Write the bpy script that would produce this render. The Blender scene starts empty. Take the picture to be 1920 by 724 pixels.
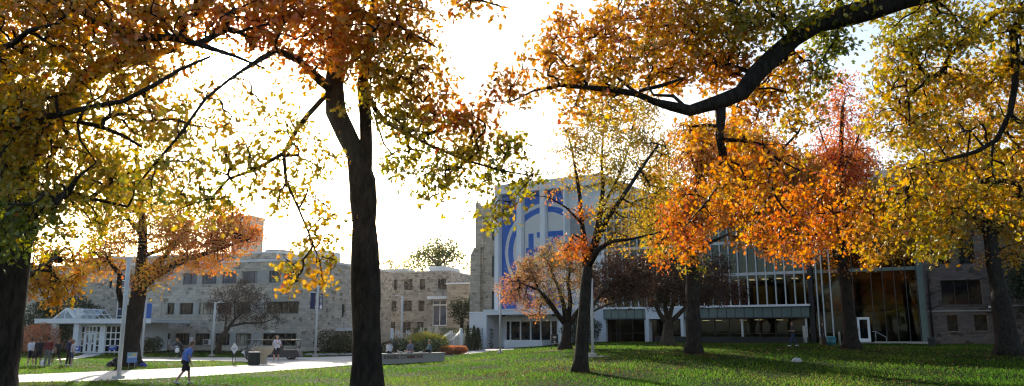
import bpy, bmesh, math, random
import numpy as np
from math import sin, cos, pi, radians, sqrt, atan2
from mathutils import Vector, Matrix

rnd = random.Random(11)
rng = np.random.default_rng(11)
SC = bpy.context.scene
COL = SC.collection

# ---------------------------------------------------------------- camera
F = 1450.0
PITCH = math.atan(260 / F)
CP, SP = cos(PITCH), sin(PITCH)
CZ = 2.2
cam_d = bpy.data.cameras.new('camera')
cam_d.sensor_width = 36
cam_d.lens = F / 1920 * 36
cam_d.clip_start = 0.1
cam_d.clip_end = 6000
cam = bpy.data.objects.new('camera', cam_d)
cam.location = (0, 0, CZ)
cam.rotation_euler = (pi / 2 + PITCH, 0, 0)
COL.objects.link(cam)
SC.camera = cam


def ray(px, py):
    dz = 362 - py
    return Vector((px - 960, F * CP - dz * SP, F * SP + dz * CP))


def P(px, py, D):
    r = ray(px, py)
    r *= D / r.y
    return Vector((r.x, D, CZ + r.z))


def ss(t):
    t = min(1.0, max(0.0, t))
    return t * t * (3 - 2 * t)


def H(X, Y):
    a = 1.12 * ss((X + 8) / 19.0)
    b = ss((Y - 24) / 34.0)
    far = 1 - ss((sqrt(X * X + Y * Y) - 160) / 150)
    near = 0.5 * (1 - ss((sqrt(X * X + Y * Y)) / 27.0))
    und = 0.05 * sin(X * 0.31 + 1.3) * sin(Y * 0.23) * ss((X + 6) / 8)
    t = 0.12 * ss((Y - 75) / 12) * (1 - ss((X + 6) / 10))
    return (a * b + und + t) * far + near


def gd(px, D):
    """terrain point under picture column px at depth D"""
    z = 0.0
    X = 0.0
    for _ in range(4):
        c = D * CP + (z - CZ) * SP
        X = (px - 960) / F * c
        z = H(X, D)
    return Vector((X, D, z))


def gpt(px, py):
    r = ray(px, py)
    r /= r.y
    lo = 12.0
    Y = lo
    while Y < 200:
        p = Vector((r.x * Y, Y, CZ + r.z * Y))
        if p.z < H(p.x, p.y):
            return Vector((p.x, p.y, H(p.x, p.y)))
        Y += 0.1
    return Vector((r.x * 60, 60, H(r.x * 60, 60)))


# ---------------------------------------------------------------- object helpers
def tag(o, label=None, cat=None, group=None, kind=None):
    if label: o['label'] = label
    if cat: o['category'] = cat
    if group: o['group'] = group
    if kind: o['kind'] = kind
    return o


def empty(name, loc, rz=0.0, label=None, cat=None, group=None):
    o = bpy.data.objects.new(name, None)
    COL.objects.link(o)
    o.empty_display_size = 0.3
    o.location = loc
    o.rotation_euler = (0, 0, rz)
    return tag(o, label, cat, group)


class MB:
    def __init__(s):
        s.v = []; s.f = []; s.m = []; s.sm = []; s.xf = None

    def _a(s, vs, fs, mi=0, smooth=False):
        n = len(s.v)
        if s.xf:
            vs = [s.xf(*v) for v in vs]
        s.v += [tuple(v) for v in vs]
        for f in fs:
            s.f.append(tuple(i + n for i in f)); s.m.append(mi); s.sm.append(smooth)
        return s

    def box(s, x0, x1, y0, y1, z0, z1, mi=0, bev=0.0):
        if x0 > x1: x0, x1 = x1, x0
        if y0 > y1: y0, y1 = y1, y0
        if z0 > z1: z0, z1 = z1, z0
        return s._a([(x0, y0, z0), (x1, y0, z0), (x1, y1, z0), (x0, y1, z0), (x0, y0, z1), (x1, y0, z1), (x1, y1, z1), (x0, y1, z1)],
                    [(0, 3, 2, 1), (4, 5, 6, 7), (0, 1, 5, 4), (1, 2, 6, 5), (2, 3, 7, 6), (3, 0, 4, 7)], mi)

    def quad(s, a, b, c, d, mi=0):
        return s._a([a, b, c, d], [(0, 1, 2, 3)], mi)

    def tube(s, pts, rad, n=8, mi=0, caps=True, smooth=True, jit=0.0):
        pts = [Vector(p) for p in pts]
        if not hasattr(rad, '__len__'): rad = [rad] * len(pts)
        vs = []; fs = []
        prev = None
        for i, p in enumerate(pts):
            if i == 0: t = pts[1] - p
            elif i == len(pts) - 1: t = p - pts[i - 1]
            else: t = pts[i + 1] - pts[i - 1]
            if t.length < 1e-9: t = Vector((0, 0, 1))
            t.normalize()
            if prev is None:
                a = t.orthogonal().normalized()
            else:
                a = (prev - t * prev.dot(t))
                a = a.normalized() if a.length > 1e-6 else t.orthogonal().normalized()
            prev = a
            b = t.cross(a)
            for k in range(n):
                q = 2 * pi * k / n
                r = rad[i] * (1 + (rnd.uniform(-jit, jit) if jit else 0))
                vs.append(p + a * (cos(q) * r) + b * (sin(q) * r))
        for i in range(len(pts) - 1):
            for k in range(n):
                fs.append((i * n + k, i * n + (k + 1) % n, (i + 1) * n + (k + 1) % n, (i + 1) * n + k))
        s._a(vs, fs, mi, smooth)
        if caps:
            m = len(s.v) - len(vs)
            s.f.append(tuple(m + k for k in reversed(range(n)))); s.m.append(mi); s.sm.append(False)
            m2 = m + (len(pts) - 1) * n
            s.f.append(tuple(m2 + k for k in range(n))); s.m.append(mi); s.sm.append(False)
        return s

    def lathe(s, prof, n=20, c=(0, 0, 0), mi=0, smooth=True):
        vs = []; fs = []
        for r, z in prof:
            for k in range(n):
                q = 2 * pi * k / n
                vs.append((c[0] + r * cos(q), c[1] + r * sin(q), c[2] + z))
        for i in range(len(prof) - 1):
            for k in range(n):
                fs.append((i * n + k, i * n + (k + 1) % n, (i + 1) * n + (k + 1) % n, (i + 1) * n + k))
        fs.append(tuple(reversed(range(n))))
        fs.append(tuple((len(prof) - 1) * n + k for k in range(n)))
        return s._a(vs, fs, mi, smooth)

    def ball(s, c, r, n=10, mi=0, jit=0.0):
        if not hasattr(r, '__len__'): r = (r, r, r)
        vs = []; fs = []
        m = max(4, n // 2)
        for i in range(m + 1):
            th = pi * i / m
            for k in range(n):
                q = 2 * pi * k / n
                j = 1 + (rnd.uniform(-jit, jit) if jit else 0)
                vs.append((c[0] + r[0] * sin(th) * cos(q) * j, c[1] + r[1] * sin(th) * sin(q) * j, c[2] + r[2] * cos(th) * j))
        for i in range(m):
            for k in range(n):
                fs.append((i * n + k, (i + 1) * n + k, (i + 1) * n + (k + 1) % n, i * n + (k + 1) % n))
        return s._a(vs, fs, mi, True)

    def prism(s, poly, y0, y1, mi=0):
        """poly in (x,z), extruded along y"""
        n = len(poly)
        vs = [(x, y0, z) for x, z in poly] + [(x, y1, z) for x, z in poly]
        fs = [tuple(range(n)), tuple(reversed(range(n, 2 * n)))]
        for k in range(n):
            fs.append((k, k + n, (k + 1) % n + n, (k + 1) % n))
        return s._a(vs, fs, mi)

    def build(s, name, mats, parent=None, loc=None, rz=None, bevel=0.0):
        me = bpy.data.meshes.new(name)
        me.from_pydata(s.v, [], s.f)
        if not isinstance(mats, (list, tuple)): mats = [mats]
        for m in mats: me.materials.append(m)
        me.polygons.foreach_set('material_index', s.m)
        me.polygons.foreach_set('use_smooth', s.sm)
        me.update()
        o = bpy.data.objects.new(name, me)
        COL.objects.link(o)
        if parent: o.parent = parent
        if loc is not None: o.location = loc
        if rz is not None: o.rotation_euler = (0, 0, rz)
        if bevel:
            b = o.modifiers.new('bevel', 'BEVEL'); b.width = bevel; b.segments = 2; b.limit_method = 'ANGLE'
        return o


def copy_tree(o, parent=None):
    c = o.copy(); COL.objects.link(c); c.parent = parent
    for ch in o.children: copy_tree(ch, c)
    return c


# ---------------------------------------------------------------- materials
def newmat(name):
    m = bpy.data.materials.new(name); m.use_nodes = True
    nt = m.node_tree; nt.nodes.clear()
    out = nt.nodes.new('ShaderNodeOutputMaterial')
    return m, nt, out


def N(nt, t, **kw):
    n = nt.nodes.new(t)
    for k, v in kw.items():
        if k == 'op': n.operation = v
        elif k.startswith('i_'): n.inputs[k[2:].replace('_', ' ')].default_value = v
        elif k.startswith('n_'): n.inputs[int(k[2:])].default_value = v
        else: setattr(n, k, v)
    return n


def ramp(nt, stops):
    r = nt.nodes.new('ShaderNodeValToRGB')
    e = r.color_ramp.elements
    while len(e) > 1: e.remove(e[-1])
    e[0].position = stops[0][0]; e[0].color = (*stops[0][1], 1)
    for p, c in stops[1:]:
        x = e.new(p); x.color = (*c, 1)
    return r


def simple(name, col, rough=0.6, metal=0.0, vary=0.12, scale=3.0, bump=0.0, spec=0.5):
    m, nt, out = newmat(name)
    b = N(nt, 'ShaderNodeBsdfPrincipled')
    b.inputs['Roughness'].default_value = rough
    b.inputs['Metallic'].default_value = metal
    b.inputs['Specular IOR Level'].default_value = spec
    tc = N(nt, 'ShaderNodeTexCoord')
    no = N(nt, 'ShaderNodeTexNoise', i_Scale=scale, i_Detail=6.0, i_Roughness=0.65)
    nt.links.new(tc.outputs['Object'], no.inputs['Vector'])
    lo = tuple(max(0, c * (1 - vary * 1.6)) for c in col); hi = tuple(min(1, c * (1 + vary)) for c in col)
    r = ramp(nt, [(0.3, lo), (0.7, hi)])
    nt.links.new(no.outputs['Fac'], r.inputs[0])
    nt.links.new(r.outputs[0], b.inputs['Base Color'])
    if bump:
        bp = N(nt, 'ShaderNodeBump', i_Strength=bump, i_Distance=0.02)
        nt.links.new(no.outputs['Fac'], bp.inputs['Height']); nt.links.new(bp.outputs[0], b.inputs['Normal'])
    nt.links.new(b.outputs[0], out.inputs[0])
    return m


def stone(name, c1, c2, mortar, bw=0.55, bh=0.2, dark=0.03):
    m, nt, out = newmat(name)
    L = nt.links.new
    tc = N(nt, 'ShaderNodeTexCoord'); sp = N(nt, 'ShaderNodeSeparateXYZ'); ad = N(nt, 'ShaderNodeMath', op='ADD')
    cb = N(nt, 'ShaderNodeCombineXYZ')
    L(tc.outputs['Object'], sp.inputs[0]); L(sp.outputs[0], ad.inputs[0]); L(sp.outputs[1], ad.inputs[1])
    L(ad.outputs[0], cb.inputs[0]); L(sp.outputs[2], cb.inputs[1])
    # irregular courses
    wob = N(nt, 'ShaderNodeTexNoise', i_Scale=0.7, i_Detail=2.0)
    L(cb.outputs[0], wob.inputs['Vector'])
    mx = N(nt, 'ShaderNodeVectorMath', op='SCALE'); mx.inputs['Scale'].default_value = 0.12
    L(wob.outputs['Color'], mx.inputs[0])
    av = N(nt, 'ShaderNodeVectorMath', op='ADD'); L(cb.outputs[0], av.inputs[0]); L(mx.outputs[0], av.inputs[1])
    br = N(nt, 'ShaderNodeTexBrick', i_Scale=1.0)
    br.offset = 0.37; br.squash = 0.6; br.squash_frequency = 3
    br.inputs['Brick Width'].default_value = bw; br.inputs['Row Height'].default_value = bh
    br.inputs['Mortar Size'].default_value = 0.012; br.inputs['Mortar Smooth'].default_value = 0.3
    br.inputs['Color1'].default_value = (*c1, 1); br.inputs['Color2'].default_value = (*c2, 1); br.inputs['Mortar'].default_value = (*mortar, 1)
    L(av.outputs[0], br.inputs['Vector'])
    # dark and rusty single stones
    vo = N(nt, 'ShaderNodeTexVoronoi', i_Scale=1.0); vo.feature = 'F1'
    mp = N(nt, 'ShaderNodeVectorMath', op='MULTIPLY'); mp.inputs[1].default_value = (2.3, 3.7, 1)
    L(cb.outputs[0], mp.inputs[0]); L(mp.outputs[0], vo.inputs['Vector'])
    sc_ = N(nt, 'ShaderNodeSeparateXYZ'); L(vo.outputs['Color'], sc_.inputs[0])
    rr = ramp(nt, [(0.0, (0.52, 0.49, 0.45)), (dark, (0.52, 0.49, 0.45)), (dark + 0.03, (0.92, 0.92, 0.92)), (0.6, (1, 1, 1)), (1.0, (1.06, 1.04, 0.99))])
    rr.color_ramp.interpolation = 'LINEAR'
    L(sc_.outputs[0], rr.inputs[0])
    mul = N(nt, 'ShaderNodeMixRGB', blend_type='MULTIPLY'); mul.inputs[0].default_value = 1
    L(br.outputs['Color'], mul.inputs[1]); L(rr.outputs[0], mul.inputs[2])
    # broad weathering
    n2 = N(nt, 'ShaderNodeTexNoise', i_Scale=0.35, i_Detail=8.0, i_Roughness=0.7); L(cb.outputs[0], n2.inputs['Vector'])
    r2 = ramp(nt, [(0.3, (0.78, 0.77, 0.76)), (0.65, (1.05, 1.04, 1.02))]); L(n2.outputs[0], r2.inputs[0])
    mul2 = N(nt, 'ShaderNodeMixRGB', blend_type='MULTIPLY'); mul2.inputs[0].default_value = 1
    L(mul.outputs[0], mul2.inputs[1]); L(r2.outputs[0], mul2.inputs[2])
    b = N(nt, 'ShaderNodeBsdfPrincipled', i_Roughness=0.9)
    L(mul2.outputs[0], b.inputs['Base Color'])
    n3 = N(nt, 'ShaderNodeTexNoise', i_Scale=9.0, i_Detail=5.0); L(tc.outputs['Object'], n3.inputs['Vector'])
    sb = N(nt, 'ShaderNodeMath', op='SUBTRACT'); L(n3.outputs[0], sb.inputs[0]); L(br.outputs['Fac'], sb.inputs[1])
    bp = N(nt, 'ShaderNodeBump', i_Strength=0.7, i_Distance=0.05); L(sb.outputs[0], bp.inputs['Height']); L(bp.outputs[0], b.inputs['Normal'])
    L(b.outputs[0], out.inputs[0])
    return m


def bark(name, c1=(0.018, 0.014, 0.012), c2=(0.055, 0.043, 0.035)):
    m, nt, out = newmat(name); L = nt.links.new
    tc = N(nt, 'ShaderNodeTexCoord')
    mp = N(nt, 'ShaderNodeMapping'); mp.inputs['Scale'].default_value = (11, 11, 3.4)
    L(tc.outputs['Object'], mp.inputs[0])
    no = N(nt, 'ShaderNodeTexNoise', i_Scale=1.0, i_Detail=7.0, i_Roughness=0.6, i_Distortion=0.4); L(mp.outputs[0], no.inputs['Vector'])
    r = ramp(nt, [(0.36, c1), (0.66, c2)]); L(no.outputs[0], r.inputs[0])
    n2 = N(nt, 'ShaderNodeTexNoise', i_Scale=0.9, i_Detail=4.0); L(tc.outputs['Object'], n2.inputs['Vector'])
    r2 = ramp(nt, [(0.35, (0.75, 0.75, 0.75)), (0.7, (1.15, 1.18, 1.1))]); L(n2.outputs[0], r2.inputs[0])
    mu = N(nt, 'ShaderNodeMixRGB', blend_type='MULTIPLY'); mu.inputs[0].default_value = 1; L(r.outputs[0], mu.inputs[1]); L(r2.outputs[0], mu.inputs[2])
    b = N(nt, 'ShaderNodeBsdfPrincipled', i_Roughness=0.95); b.inputs['Specular IOR Level'].default_value = 0.2
    L(mu.outputs[0], b.inputs['Base Color'])
    bp = N(nt, 'ShaderNodeBump', i_Strength=1.0, i_Distance=0.09); L(no.outputs[0], bp.inputs['Height']); L(bp.outputs[0], b.inputs['Normal'])
    L(b.outputs[0], out.inputs[0])
    return m


def leafmat(name, stops, trans=0.5, tsat=1.4, gloss=0.06):
    """leaf: own colour from the per-leaf attribute 'hue', thin and translucent"""
    m, nt, out = newmat(name); L = nt.links.new
    at = N(nt, 'ShaderNodeAttribute'); at.attribute_name = 'hue'; at.attribute_type = 'GEOMETRY'
    r = ramp(nt, stops); L(at.outputs['Fac'], r.inputs[0])
    av = N(nt, 'ShaderNodeAttribute'); av.attribute_name = 'tone'; av.attribute_type = 'GEOMETRY'
    hv = N(nt, 'ShaderNodeHueSaturation'); L(r.outputs[0], hv.inputs['Color']); L(av.outputs['Fac'], hv.inputs['Value'])
    d = N(nt, 'ShaderNodeBsdfDiffuse'); L(hv.outputs[0], d.inputs[0])
    h2 = N(nt, 'ShaderNodeHueSaturation'); h2.inputs['Value'].default_value = tsat; h2.inputs['Saturation'].default_value = 1.08; L(hv.outputs[0], h2.inputs['Color'])
    t = N(nt, 'ShaderNodeBsdfTranslucent'); L(h2.outputs[0], t.inputs[0])
    mx = N(nt, 'ShaderNodeMixShader'); mx.inputs[0].default_value = trans; L(d.outputs[0], mx.inputs[1]); L(t.outputs[0], mx.inputs[2])
    g = N(nt, 'ShaderNodeBsdfGlossy'); g.inputs['Roughness'].default_value = 0.38; g.inputs[0].default_value = (0.9, 0.9, 0.9, 1)
    m2 = N(nt, 'ShaderNodeMixShader'); m2.inputs[0].default_value = gloss; L(mx.outputs[0], m2.inputs[1]); L(g.outputs[0], m2.inputs[2])
    L(m2.outputs[0], out.inputs[0])
    return m


def glass_dark(name, col=(0.015, 0.018, 0.02), rough=0.04, vary=None):
    m, nt, out = newmat(name); L = nt.links.new
    b = N(nt, 'ShaderNodeBsdfPrincipled', i_Roughness=rough)
    tc = N(nt, 'ShaderNodeTexCoord'); no = N(nt, 'ShaderNodeTexNoise', i_Scale=0.9, i_Detail=3.0); L(tc.outputs['Object'], no.inputs['Vector'])
    v2 = vary or tuple(c * 2.6 for c in col)
    r = ramp(nt, [(0.42, col), (0.62, v2)]); L(no.outputs[0], r.inputs[0]); L(r.outputs[0], b.inputs['Base Color']); b.inputs['Specular IOR Level'].default_value = 0.3
    bp = N(nt, 'ShaderNodeBump', i_Strength=0.04, i_Distance=0.05); L(no.outputs[0], bp.inputs['Height']); L(bp.outputs[0], b.inputs['Normal'])
    L(b.outputs[0], out.inputs[0])
    return m


def glass_clear(name, tint=(0.55, 0.62, 0.62), refl=1.45, wave=0.05):
    m, nt, out = newmat(name); L = nt.links.new
    t = N(nt, 'ShaderNodeBsdfTransparent'); t.inputs[0].default_value = (*tint, 1)
    g = N(nt, 'ShaderNodeBsdfGlossy'); g.inputs['Roughness'].default_value = 0.02; g.inputs[0].default_value = (0.85, 0.92, 0.95, 1)
    fr = N(nt, 'ShaderNodeFresnel'); fr.inputs[0].default_value = refl
    tc = N(nt, 'ShaderNodeTexCoord'); no = N(nt, 'ShaderNodeTexNoise', i_Scale=0.5, i_Detail=2.0); L(tc.outputs['Object'], no.inputs['Vector'])
    bp = N(nt, 'ShaderNodeBump', i_Strength=wave, i_Distance=0.1); L(no.outputs[0], bp.inputs['Height']); L(bp.outputs[0], g.inputs['Normal'])
    mx = N(nt, 'ShaderNodeMixShader'); L(fr.outputs[0], mx.inputs[0]); L(t.outputs[0], mx.inputs[1]); L(g.outputs[0], mx.inputs[2])
    L(mx.outputs[0], out.inputs[0])
    return m


def emis(name, col, s):
    m, nt, out = newmat(name)
    e = N(nt, 'ShaderNodeEmission'); e.inputs[0].default_value = (*col, 1); e.inputs[1].default_value = s
    nt.links.new(e.outputs[0], out.inputs[0]); return m


AUT = [(0.0, (0.05, 0.09, 0.012)), (0.22, (0.15, 0.18, 0.015)), (0.4, (0.38, 0.28, 0.015)), (0.55, (0.50, 0.25, 0.012)),
       (0.7, (0.52, 0.155, 0.010)), (0.84, (0.46, 0.07, 0.02)), (0.93, (0.16, 0.055, 0.02)), (1.0, (0.07, 0.035, 0.02))]
M = {}
M['leaf'] = leafmat('autumn_leaf', AUT)
M['leaf_tan'] = leafmat('tan_leaf', [(0.15, (0.06, 0.09, 0.02)), (0.4, (0.19, 0.16, 0.05)), (0.55, (0.32, 0.17, 0.06)), (0.7, (0.42, 0.17, 0.06)), (0.9, (0.32, 0.12, 0.06))], trans=.55, tsat=1.5)
M['leaf_dark'] = leafmat('dark_leaf', [(0, (0.02, 0.035, 0.012)), (0.5, (0.05, 0.07, 0.02)), (0.75, (0.09, 0.05, 0.02)), (1, (0.10, 0.03, 0.02))], trans=0.3, tsat=1.2, gloss=0.04)
M['leaf_maroon'] = leafmat('maroon_leaf', [(0, (0.03, 0.025, 0.012)), (0.5, (0.06, 0.03, 0.018)), (1, (0.13, 0.035, 0.02))], trans=0.3, tsat=1.2)
M['bark'] = bark('bark_dark')
M['bark2'] = bark('bark_grey', (0.05, 0.042, 0.036), (0.15, 0.125, 0.10))
M['stone1'] = stone('limestone_rubble', (0.64, 0.58, 0.50), (0.42, 0.38, 0.33), (0.30, 0.27, 0.24), 0.85, 0.32, 0.07)
M['stone2'] = stone('limestone_grey', (0.46, 0.42, 0.37), (0.28, 0.26, 0.235), (0.22, 0.2, 0.18), 0.7, 0.28, 0.13)
M['stone3'] = stone('limestone_ashlar', (0.60, 0.52, 0.42), (0.40, 0.345, 0.28), (0.30, 0.26, 0.21), 0.95, 0.36, 0.03)
M['stone4'] = stone('limestone_brown', (0.20, 0.155, 0.135), (0.14, 0.11, 0.098), (0.08, 0.068, 0.06), 0.75, 0.17, 0.08)
M['concrete'] = simple('concrete_pale', (0.42, 0.40, 0.36), 0.85, vary=0.15, scale=1.2, bump=0.2)
M['panelgrey'] = simple('window_panel_grey', (0.36, 0.36, 0.34), 0.7, vary=0.1)
M['white'] = simple('white_paint', (0.84, 0.85, 0.86), 0.5, vary=0.05, scale=0.8)
M['white2'] = simple('white_render', (0.70, 0.72, 0.74), 0.7, vary=0.06, scale=0.5)
M['lampwhite'] = simple('lamp_paint', (0.62, 0.63, 0.62), 0.45, vary=0.08)
M['frame'] = simple('dark_frame', (0.05, 0.05, 0.05), 0.5)
M['black'] = simple('black_paint', (0.018, 0.018, 0.02), 0.5)
M['glass'] = glass_dark('window_glass', (0.004, 0.006, 0.009), .04, (0.012, 0.015, 0.022))
M['glass_blue'] = glass_dark('window_glass_blue', (0.05, 0.07, 0.11), 0.08, (0.10, 0.13, 0.19))  # paler blue pane colour
M['glass_warm'] = glass_dark('window_glass_warm', (0.02, 0.02, 0.022), 0.1, (0.42, 0.38, 0.30))
M['glass_clear'] = glass_clear('curtain_wall_glass', (0.40, 0.46, 0.46), 1.55)
M['glass_roof'] = glass_clear('skylight_glass', (0.8, 0.88, 0.88), 1.5)
M['steel'] = simple('steel', (0.45, 0.46, 0.48), 0.35, 0.8)
M['roofgrey'] = simple('roof_membrane', (0.30, 0.30, 0.31), 0.8)
M['green_bin'] = simple('green_bin_metal', (0.008, 0.02, 0.015), 0.55)
SUN_E = 5.0; SKY_E = 0.15; EXPO = 0.75; SUN_GLOW = (1.0, 8.0, 400.0, 0.0); HAZE = 0.00006
# ================================================================ GROUND
def axis(a, b, step, far):
    xs = list(np.arange(a, b + 1e-6, step))
    s = step; x = b
    up = []
    while x < far:
        s *= 1.35; x += s; up.append(x)
    s = step; x = a
    dn = []
    while x > -far:
        s *= 1.35; x -= s; dn.append(x)
    return dn[::-1] + xs + up


gx = axis(-60, 70, 1.0, 2200); gy = axis(8, 110, 1.0, 2200)
gv = [(x, y, H(x, y)) for y in gy for x in gx]
nx = len(gx)
gf = [(j * nx + i, j * nx + i + 1, (j + 1) * nx + i + 1, (j + 1) * nx + i) for j in range(len(gy) - 1) for i in range(nx - 1)]


def grass_mat():
    m, nt, out = newmat('lawn'); L = nt.links.new
    tc = N(nt, 'ShaderNodeTexCoord')
    n1 = N(nt, 'ShaderNodeTexNoise', i_Scale=0.35, i_Detail=6.0, i_Roughness=0.7); L(tc.outputs['Object'], n1.inputs['Vector'])
    n2 = N(nt, 'ShaderNodeTexNoise', i_Scale=9.0, i_Detail=6.0, i_Roughness=0.8); L(tc.outputs['Object'], n2.inputs['Vector'])
    r1 = ramp(nt, [(0.3, (0.007, 0.018, 0.002)), (0.55, (0.012, 0.027, 0.003)), (0.75, (0.024, 0.030, 0.006))]); L(n1.outputs[0], r1.inputs[0])
    r2 = ramp(nt, [(0.3, (0.5, 0.5, 0.5)), (0.6, (1.1, 1.1, 1.0)), (0.75, (1.5, 1.35, 1.1))]); L(n2.outputs[0], r2.inputs[0])
    mu = N(nt, 'ShaderNodeMixRGB', blend_type='MULTIPLY'); mu.inputs[0].default_value = 1; L(r1.outputs[0], mu.inputs[1]); L(r2.outputs[0], mu.inputs[2])
    n3 = N(nt, 'ShaderNodeTexNoise', i_Scale=0.22, i_Detail=5.0, i_Roughness=0.6); L(tc.outputs['Object'], n3.inputs['Vector'])
    r3 = ramp(nt, [(0.58, (0, 0, 0)), (0.68, (1, 1, 1))]); L(n3.outputs[0], r3.inputs[0])
    ms = N(nt, 'ShaderNodeMixRGB'); ms.inputs[2].default_value = (0.05, 0.036, 0.02, 1); L(r3.outputs[0], ms.inputs[0]); L(mu.outputs[0], ms.inputs[1])
    b = N(nt, 'ShaderNodeBsdfPrincipled', i_Roughness=0.9); b.inputs['Specular IOR Level'].default_value = 0.03; L(ms.outputs[0], b.inputs['Base Color'])
    bp = N(nt, 'ShaderNodeBump', i_Strength=1.0, i_Distance=0.08); L(n2.outputs[0], bp.inputs['Height']); L(bp.outputs[0], b.inputs['Normal'])
    L(b.outputs[0], out.inputs[0]); return m


M['lawn'] = grass_mat()
g = MB(); g._a(gv, gf, 0, True)
tag(g.build('ground', M['lawn']), kind='structure')

# paths -------------------------------------------------------------
path_px = [(-90, 730), (-30, 724), (40, 718), (180, 716), (290, 711), (400, 705), (540, 695), (660, 685.5), (720, 680), (790, 674), (833, 668.5), (875, 664.5),
           (935, 657.5), (965, 655.5), (965, 654.2), (880, 655), (800, 656.5), (740, 661), (660, 668.5), (560, 671), (470, 671.2), (300, 671), (236, 672),
           (236, 677.3), (300, 677.5), (400, 677.6), (455, 678.6), (470, 680), (474, 683), (465, 685.5), (400, 688.5), (345, 691), (200, 697), (36, 704), (-90, 713)]
door_px = [(159, 662.3), (194, 662.3), (186, 666), (170, 670), (150, 673), (110, 676), (104, 675), (130, 671.5), (150, 667.5)]


def inpoly(xs, ys, poly):
    ins = np.zeros(xs.shape, bool)
    n = len(poly); j = n - 1
    for i in range(n):
        xi, yi = poly[i]; xj, yj = poly[j]
        c = ((yi > ys) != (yj > ys)) & (xs < (xj - xi) * (ys - yi) / (yj - yi + 1e-12) + xi)
        ins ^= c; j = i
    return ins


def world_poly(pp):
    return [tuple(gpt(*p)[:2]) for p in pp]


HV = np.vectorize(H)


def drape(name, poly, mat, dz, cell=0.2, kind='structure'):
    xs = [p[0] for p in poly]; ys = [p[1] for p in poly]
    X = np.arange(min(xs), max(xs) + cell, cell); Y = np.arange(min(ys), max(ys) + cell, cell)
    cx, cy = np.meshgrid((X[:-1] + X[1:]) / 2, (Y[:-1] + Y[1:]) / 2)
    ins = inpoly(cx, cy, poly)
    idx = {}; vs = []; fs = []
    for j, i in zip(*np.nonzero(ins)):
        f = []
        for a, b in ((i, j), (i + 1, j), (i + 1, j + 1), (i, j + 1)):
            k = (a, b)
            if k not in idx:
                idx[k] = len(vs); vs.append((X[a], Y[b], H(X[a], Y[b]) + dz))
            f.append(idx[k])
        fs.append(tuple(f))
    m = MB(); m._a(vs, fs, 0, True)
    o = m.build(name, mat)
    return tag(o, kind=kind)


def path_mat():
    m, nt, out = newmat('path_concrete'); L = nt.links.new
    tc = N(nt, 'ShaderNodeTexCoord')
    n1 = N(nt, 'ShaderNodeTexNoise', i_Scale=0.5, i_Detail=8.0, i_Roughness=0.7); L(tc.outputs['Object'], n1.inputs['Vector'])
    r1 = ramp(nt, [(0.3, (0.34, 0.32, 0.29)), (0.55, (0.46, 0.44, 0.41)), (0.8, (0.54, 0.52, 0.48))]); L(n1.outputs[0], r1.inputs[0])
    mp = N(nt, 'ShaderNodeMapping'); mp.inputs['Rotation'].default_value = (0, 0, 0.12); L(tc.outputs['Object'], mp.inputs[0])
    br = N(nt, 'ShaderNodeTexBrick', i_Scale=1.0); br.offset = 0
    br.inputs['Brick Width'].default_value = 2.4; br.inputs['Row Height'].default_value = 2.4; br.inputs['Mortar Size'].default_value = 0.025
    br.inputs['Color1'].default_value = (1, 1, 1, 1); br.inputs['Color2'].default_value = (0.92, 0.92, 0.92, 1); br.inputs['Mortar'].default_value = (0.45, 0.43, 0.4, 1)
    L(mp.outputs[0], br.inputs['Vector'])
    mu = N(nt, 'ShaderNodeMixRGB', blend_type='MULTIPLY'); mu.inputs[0].default_value = 1; L(r1.outputs[0], mu.inputs[1]); L(br.outputs[0], mu.inputs[2])
    b = N(nt, 'ShaderNodeBsdfPrincipled', i_Roughness=0.85); L(mu.outputs[0], b.inputs['Base Color']); L(b.outputs[0], out.inputs[0]); return m


M['path'] = path_mat()
path_w = world_poly(path_px)
door_w = world_poly(door_px)
drape('path', path_w, M['path'], 0.03)
drape('entrance_path', door_w, M['path'], 0.034)
M['mulch'] = simple('mulch', (0.05, 0.032, 0.022), 0.95, vary=0.5, scale=6, bump=0.6)


def disc_poly(c, rx, ry, n=24, jit=0.1):
    return [(c[0] + rx * cos(2 * pi * k / n) * (1 + rnd.uniform(-jit, jit)), c[1] + ry * sin(2 * pi * k / n) * (1 + rnd.uniform(-jit, jit))) for k in range(n)]


# grass blades and fallen leaves ---------------------------------------
def scatter(n, ymin, ymax):
    Y = ymin * (ymax / ymin) ** (rng.random(n) ** 0.9)
    X = (rng.random(n) * 2 - 1) * (Y * 0.70)
    bad = inpoly(X, Y, path_w) | inpoly(X, Y, door_w)
    return X[~bad], Y[~bad]


def face_attr(me, name, arr):
    a = me.attributes.new(name, 'FLOAT', 'FACE'); a.data.foreach_set('value', np.asarray(arr, dtype=np.float32))


def mesh_np(name, verts, loops, counts, mats, smooth=False):
    me = bpy.data.meshes.new(name)
    nv = len(verts); nf = len(counts)
    me.vertices.add(nv); me.vertices.foreach_set('co', verts.astype(np.float32).ravel())
    me.loops.add(len(loops)); me.loops.foreach_set('vertex_index', loops.astype(np.int32))
    st = np.concatenate([[0], np.cumsum(counts)[:-1]]).astype(np.int32)
    me.polygons.add(nf); me.polygons.foreach_set('loop_start', st)
    me.polygons.foreach_set('use_smooth', np.full(nf, smooth))
    for m in (mats if isinstance(mats, (list, tuple)) else [mats]): me.materials.append(m)
    me.update(calc_edges=True)
    return me


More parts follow.
